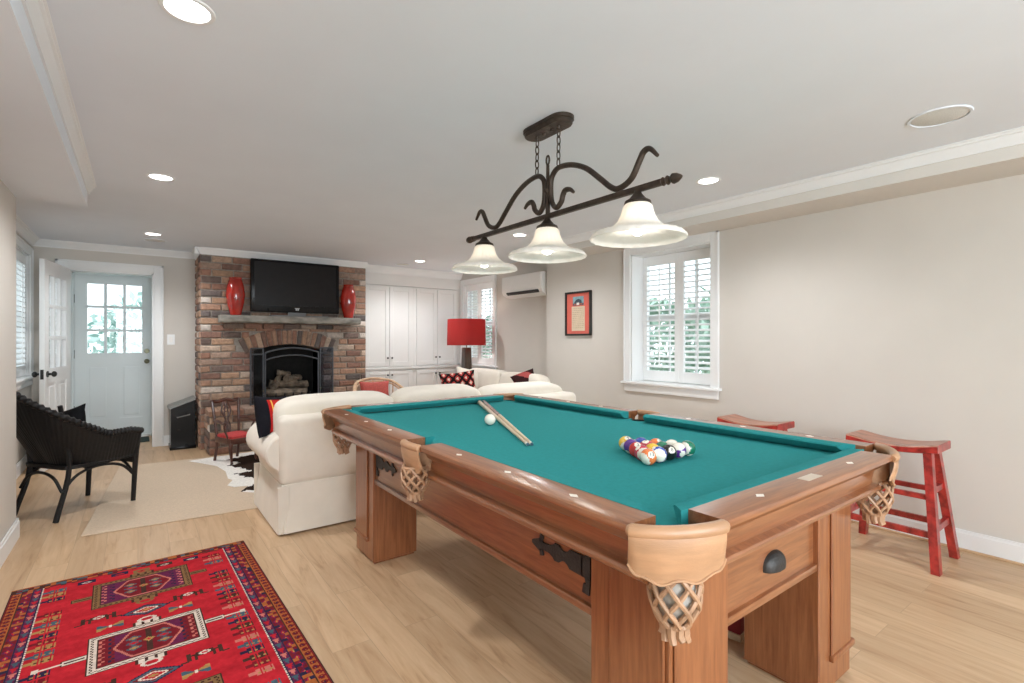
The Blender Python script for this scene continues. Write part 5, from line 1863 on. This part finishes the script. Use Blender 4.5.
# ------------------------------------------------------------------ small antique armchair
def antique_chair(loc, rz):
    """front faces -y"""
    root = thing('antique_chair', 'small carved mahogany armchair with red seat in front of the hearth', 'chair', loc, rz)
    hw, hd = .125, .15
    for sx in (-1, 1):
        # cabriole front leg
        pts = catmull([(sx * hw * .98, -hd + .01, .20), (sx * (hw + .012), -hd - .006, .155), (sx * hw, -hd + .004, .08), (sx * (hw - .004), -hd + .006, .025), (sx * (hw + .004), -hd - .012, .008)], 5)
        rr = [.021 - .010 * min(1, i / 14) for i in range(len(pts))]
        rr[-4:] = [.010, .013, .014, .008]
        MB().tube(pts, rr, 10).build('leg', M_mahog, root)
        # raked rear leg
        MB().tube(catmull([(sx * (hw - .015), hd - .01, .24), (sx * (hw - .015), hd, .12), (sx * (hw - .012), hd + .03, .0)], 5), .0135, 8).build('leg', M_mahog, root)
        # back post
        MB().tube(catmull([(sx * (hw - .018), hd - .01, .22), (sx * (hw - .006), hd + .01, .38), (sx * (hw + .006), hd + .045, .585)], 5), .0135, 8).build('back_post', M_mahog, root)
        # arm and its support
        MB().tube(catmull([(sx * (hw - .002), hd + .015, .405), (sx * (hw + .02), hd - .10, .405), (sx * (hw + .028), -hd + .10, .39), (sx * (hw + .030), -hd + .055, .397), (sx * (hw + .024), -hd + .045, .380)], 5), .0135, 8).build('arm', M_mahog, root)
        MB().tube(catmull([(sx * (hw + .026), -hd + .075, .388), (sx * (hw + .012), -hd + .10, .33), (sx * (hw - .004), -hd + .075, .25), (sx * (hw - .004), -hd + .07, .21)], 5), .0095, 8).build('arm_support', M_mahog, root)
    b = MB().box(-hw - .004, hw + .004, -hd, -hd + .018, .19, .245, .004).box(-hw + .01, hw - .01, hd - .015, hd, .19, .245, .004)
    b.box(-hw - .002, -hw + .014, -hd, hd, .19, .245, .004).box(hw - .014, hw + .002, -hd, hd, .19, .245, .004)
    b.build('seat_rail', M_mahog, root)
    MB().sup((0, 0, .252), (hw - .004, hd - .004, .026), .5, .25, 32, 10).build('seat', M_rseat, root)
    # serpentine crest rail
    MB().tube(catmull([(-hw - .016, hd + .047, .597), (-hw * .6, hd + .046, .582), (0, hd + .046, .600), (hw * .6, hd + .046, .582), (hw + .016, hd + .047, .597)], 6), [.012] + [.018] * 23 + [.012], 8).build('crest_rail', M_mahog, root)
    # pierced splat
    b = MB()
    def y_(z): return hd + .0 + (z - .25) * .13
    for sx in (-1, 1):
        b.tube(catmull([(sx * .022, y_(.25), .245), (sx * .030, y_(.34), .34), (sx * .012, y_(.40), .40), (sx * .044, y_(.48), .48), (sx * .030, y_(.55), .55), (sx * .014, y_(.58), .58)], 5), .0085, 6)
        b.tube(catmull([(sx * .010, y_(.25), .245), (sx * .008, y_(.36), .36), (sx * .020, y_(.46), .46), (sx * .006, y_(.53), .53), (sx * .02, y_(.58), .575)], 5), .0075, 6)
    b.tube([(.022 * math.cos(a), y_(.5), .505 + .026 * math.sin(a)) for a in [2 * PI * i / 16 for i in range(16)]], .005, 6, closed=True)
    b.build('splat', M_mahog, root)
    return root
antique_chair((.787, 5.70, .013), R(21))

# ------------------------------------------------------------------ pale rattan armchair by the cabinets
def rattan_chair(loc, rz):
    """front faces -y"""
    root = thing('rattan_chair', 'pale rattan hoop armchair with a red cushion in front of the cabinets', 'armchair', loc, rz)
    hoop = catmull([(-.29, -.24, .50), (-.30, -.20, .575), (-.285, -.02, .635), (-.20, .17, .715), (0, .24, .745), (.20, .17, .715), (.285, -.02, .635), (.30, -.20, .575), (.29, -.24, .50)], 7)
    MB().tube(hoop, .017, 10).build('hoop_arm', M_rattan, root)
    MB().tube([(p.x * .95, p.y * .95, p.z - .03) for p in hoop[8:-8]], .010, 8).build('inner_hoop', M_rattan, root)
    seat = [(.265 * math.cos(2 * PI * i / 28), .255 * math.sin(2 * PI * i / 28) - .01) for i in range(28)]
    MB().prism(seat, .385, .415, 'z').build('seat', M_rattan, root)
    for i in range(4, len(hoop) - 4, 4):
        p = hoop[i]
        a = math.atan2(p.y, p.x)
        MB().tube([(p.x, p.y, p.z), (.255 * math.cos(a), .245 * math.sin(a) - .01, .40)], .007, 6).build('spindle', M_rattan, root)
    for sx in (-1, 1):
        for sy in (-1, 1):
            MB().tube([(sx * .19, sy * .18 - .01, .39), (sx * .24, sy * .24 - .01, 0)], [.016, .014], 8).build('leg', M_rattan, root)
    MB().tube([(.235 * math.cos(2 * PI * i / 24), .235 * math.sin(2 * PI * i / 24) - .01, .17) for i in range(24)], .009, 6, closed=True).build('ring_stretcher', M_rattan, root)
    return root
rattan_chair((2.26, 5.66, .0085), R(-6))
p = MB().throw(.36, .26, .10, 14).build('cushion', M_pinkc, None, (2.272, 5.80, .60), 60)
p.rotation_euler = (R(-14), 0, R(-6)); tag(p, 'dusty red cushion on the pale rattan armchair', 'cushion')
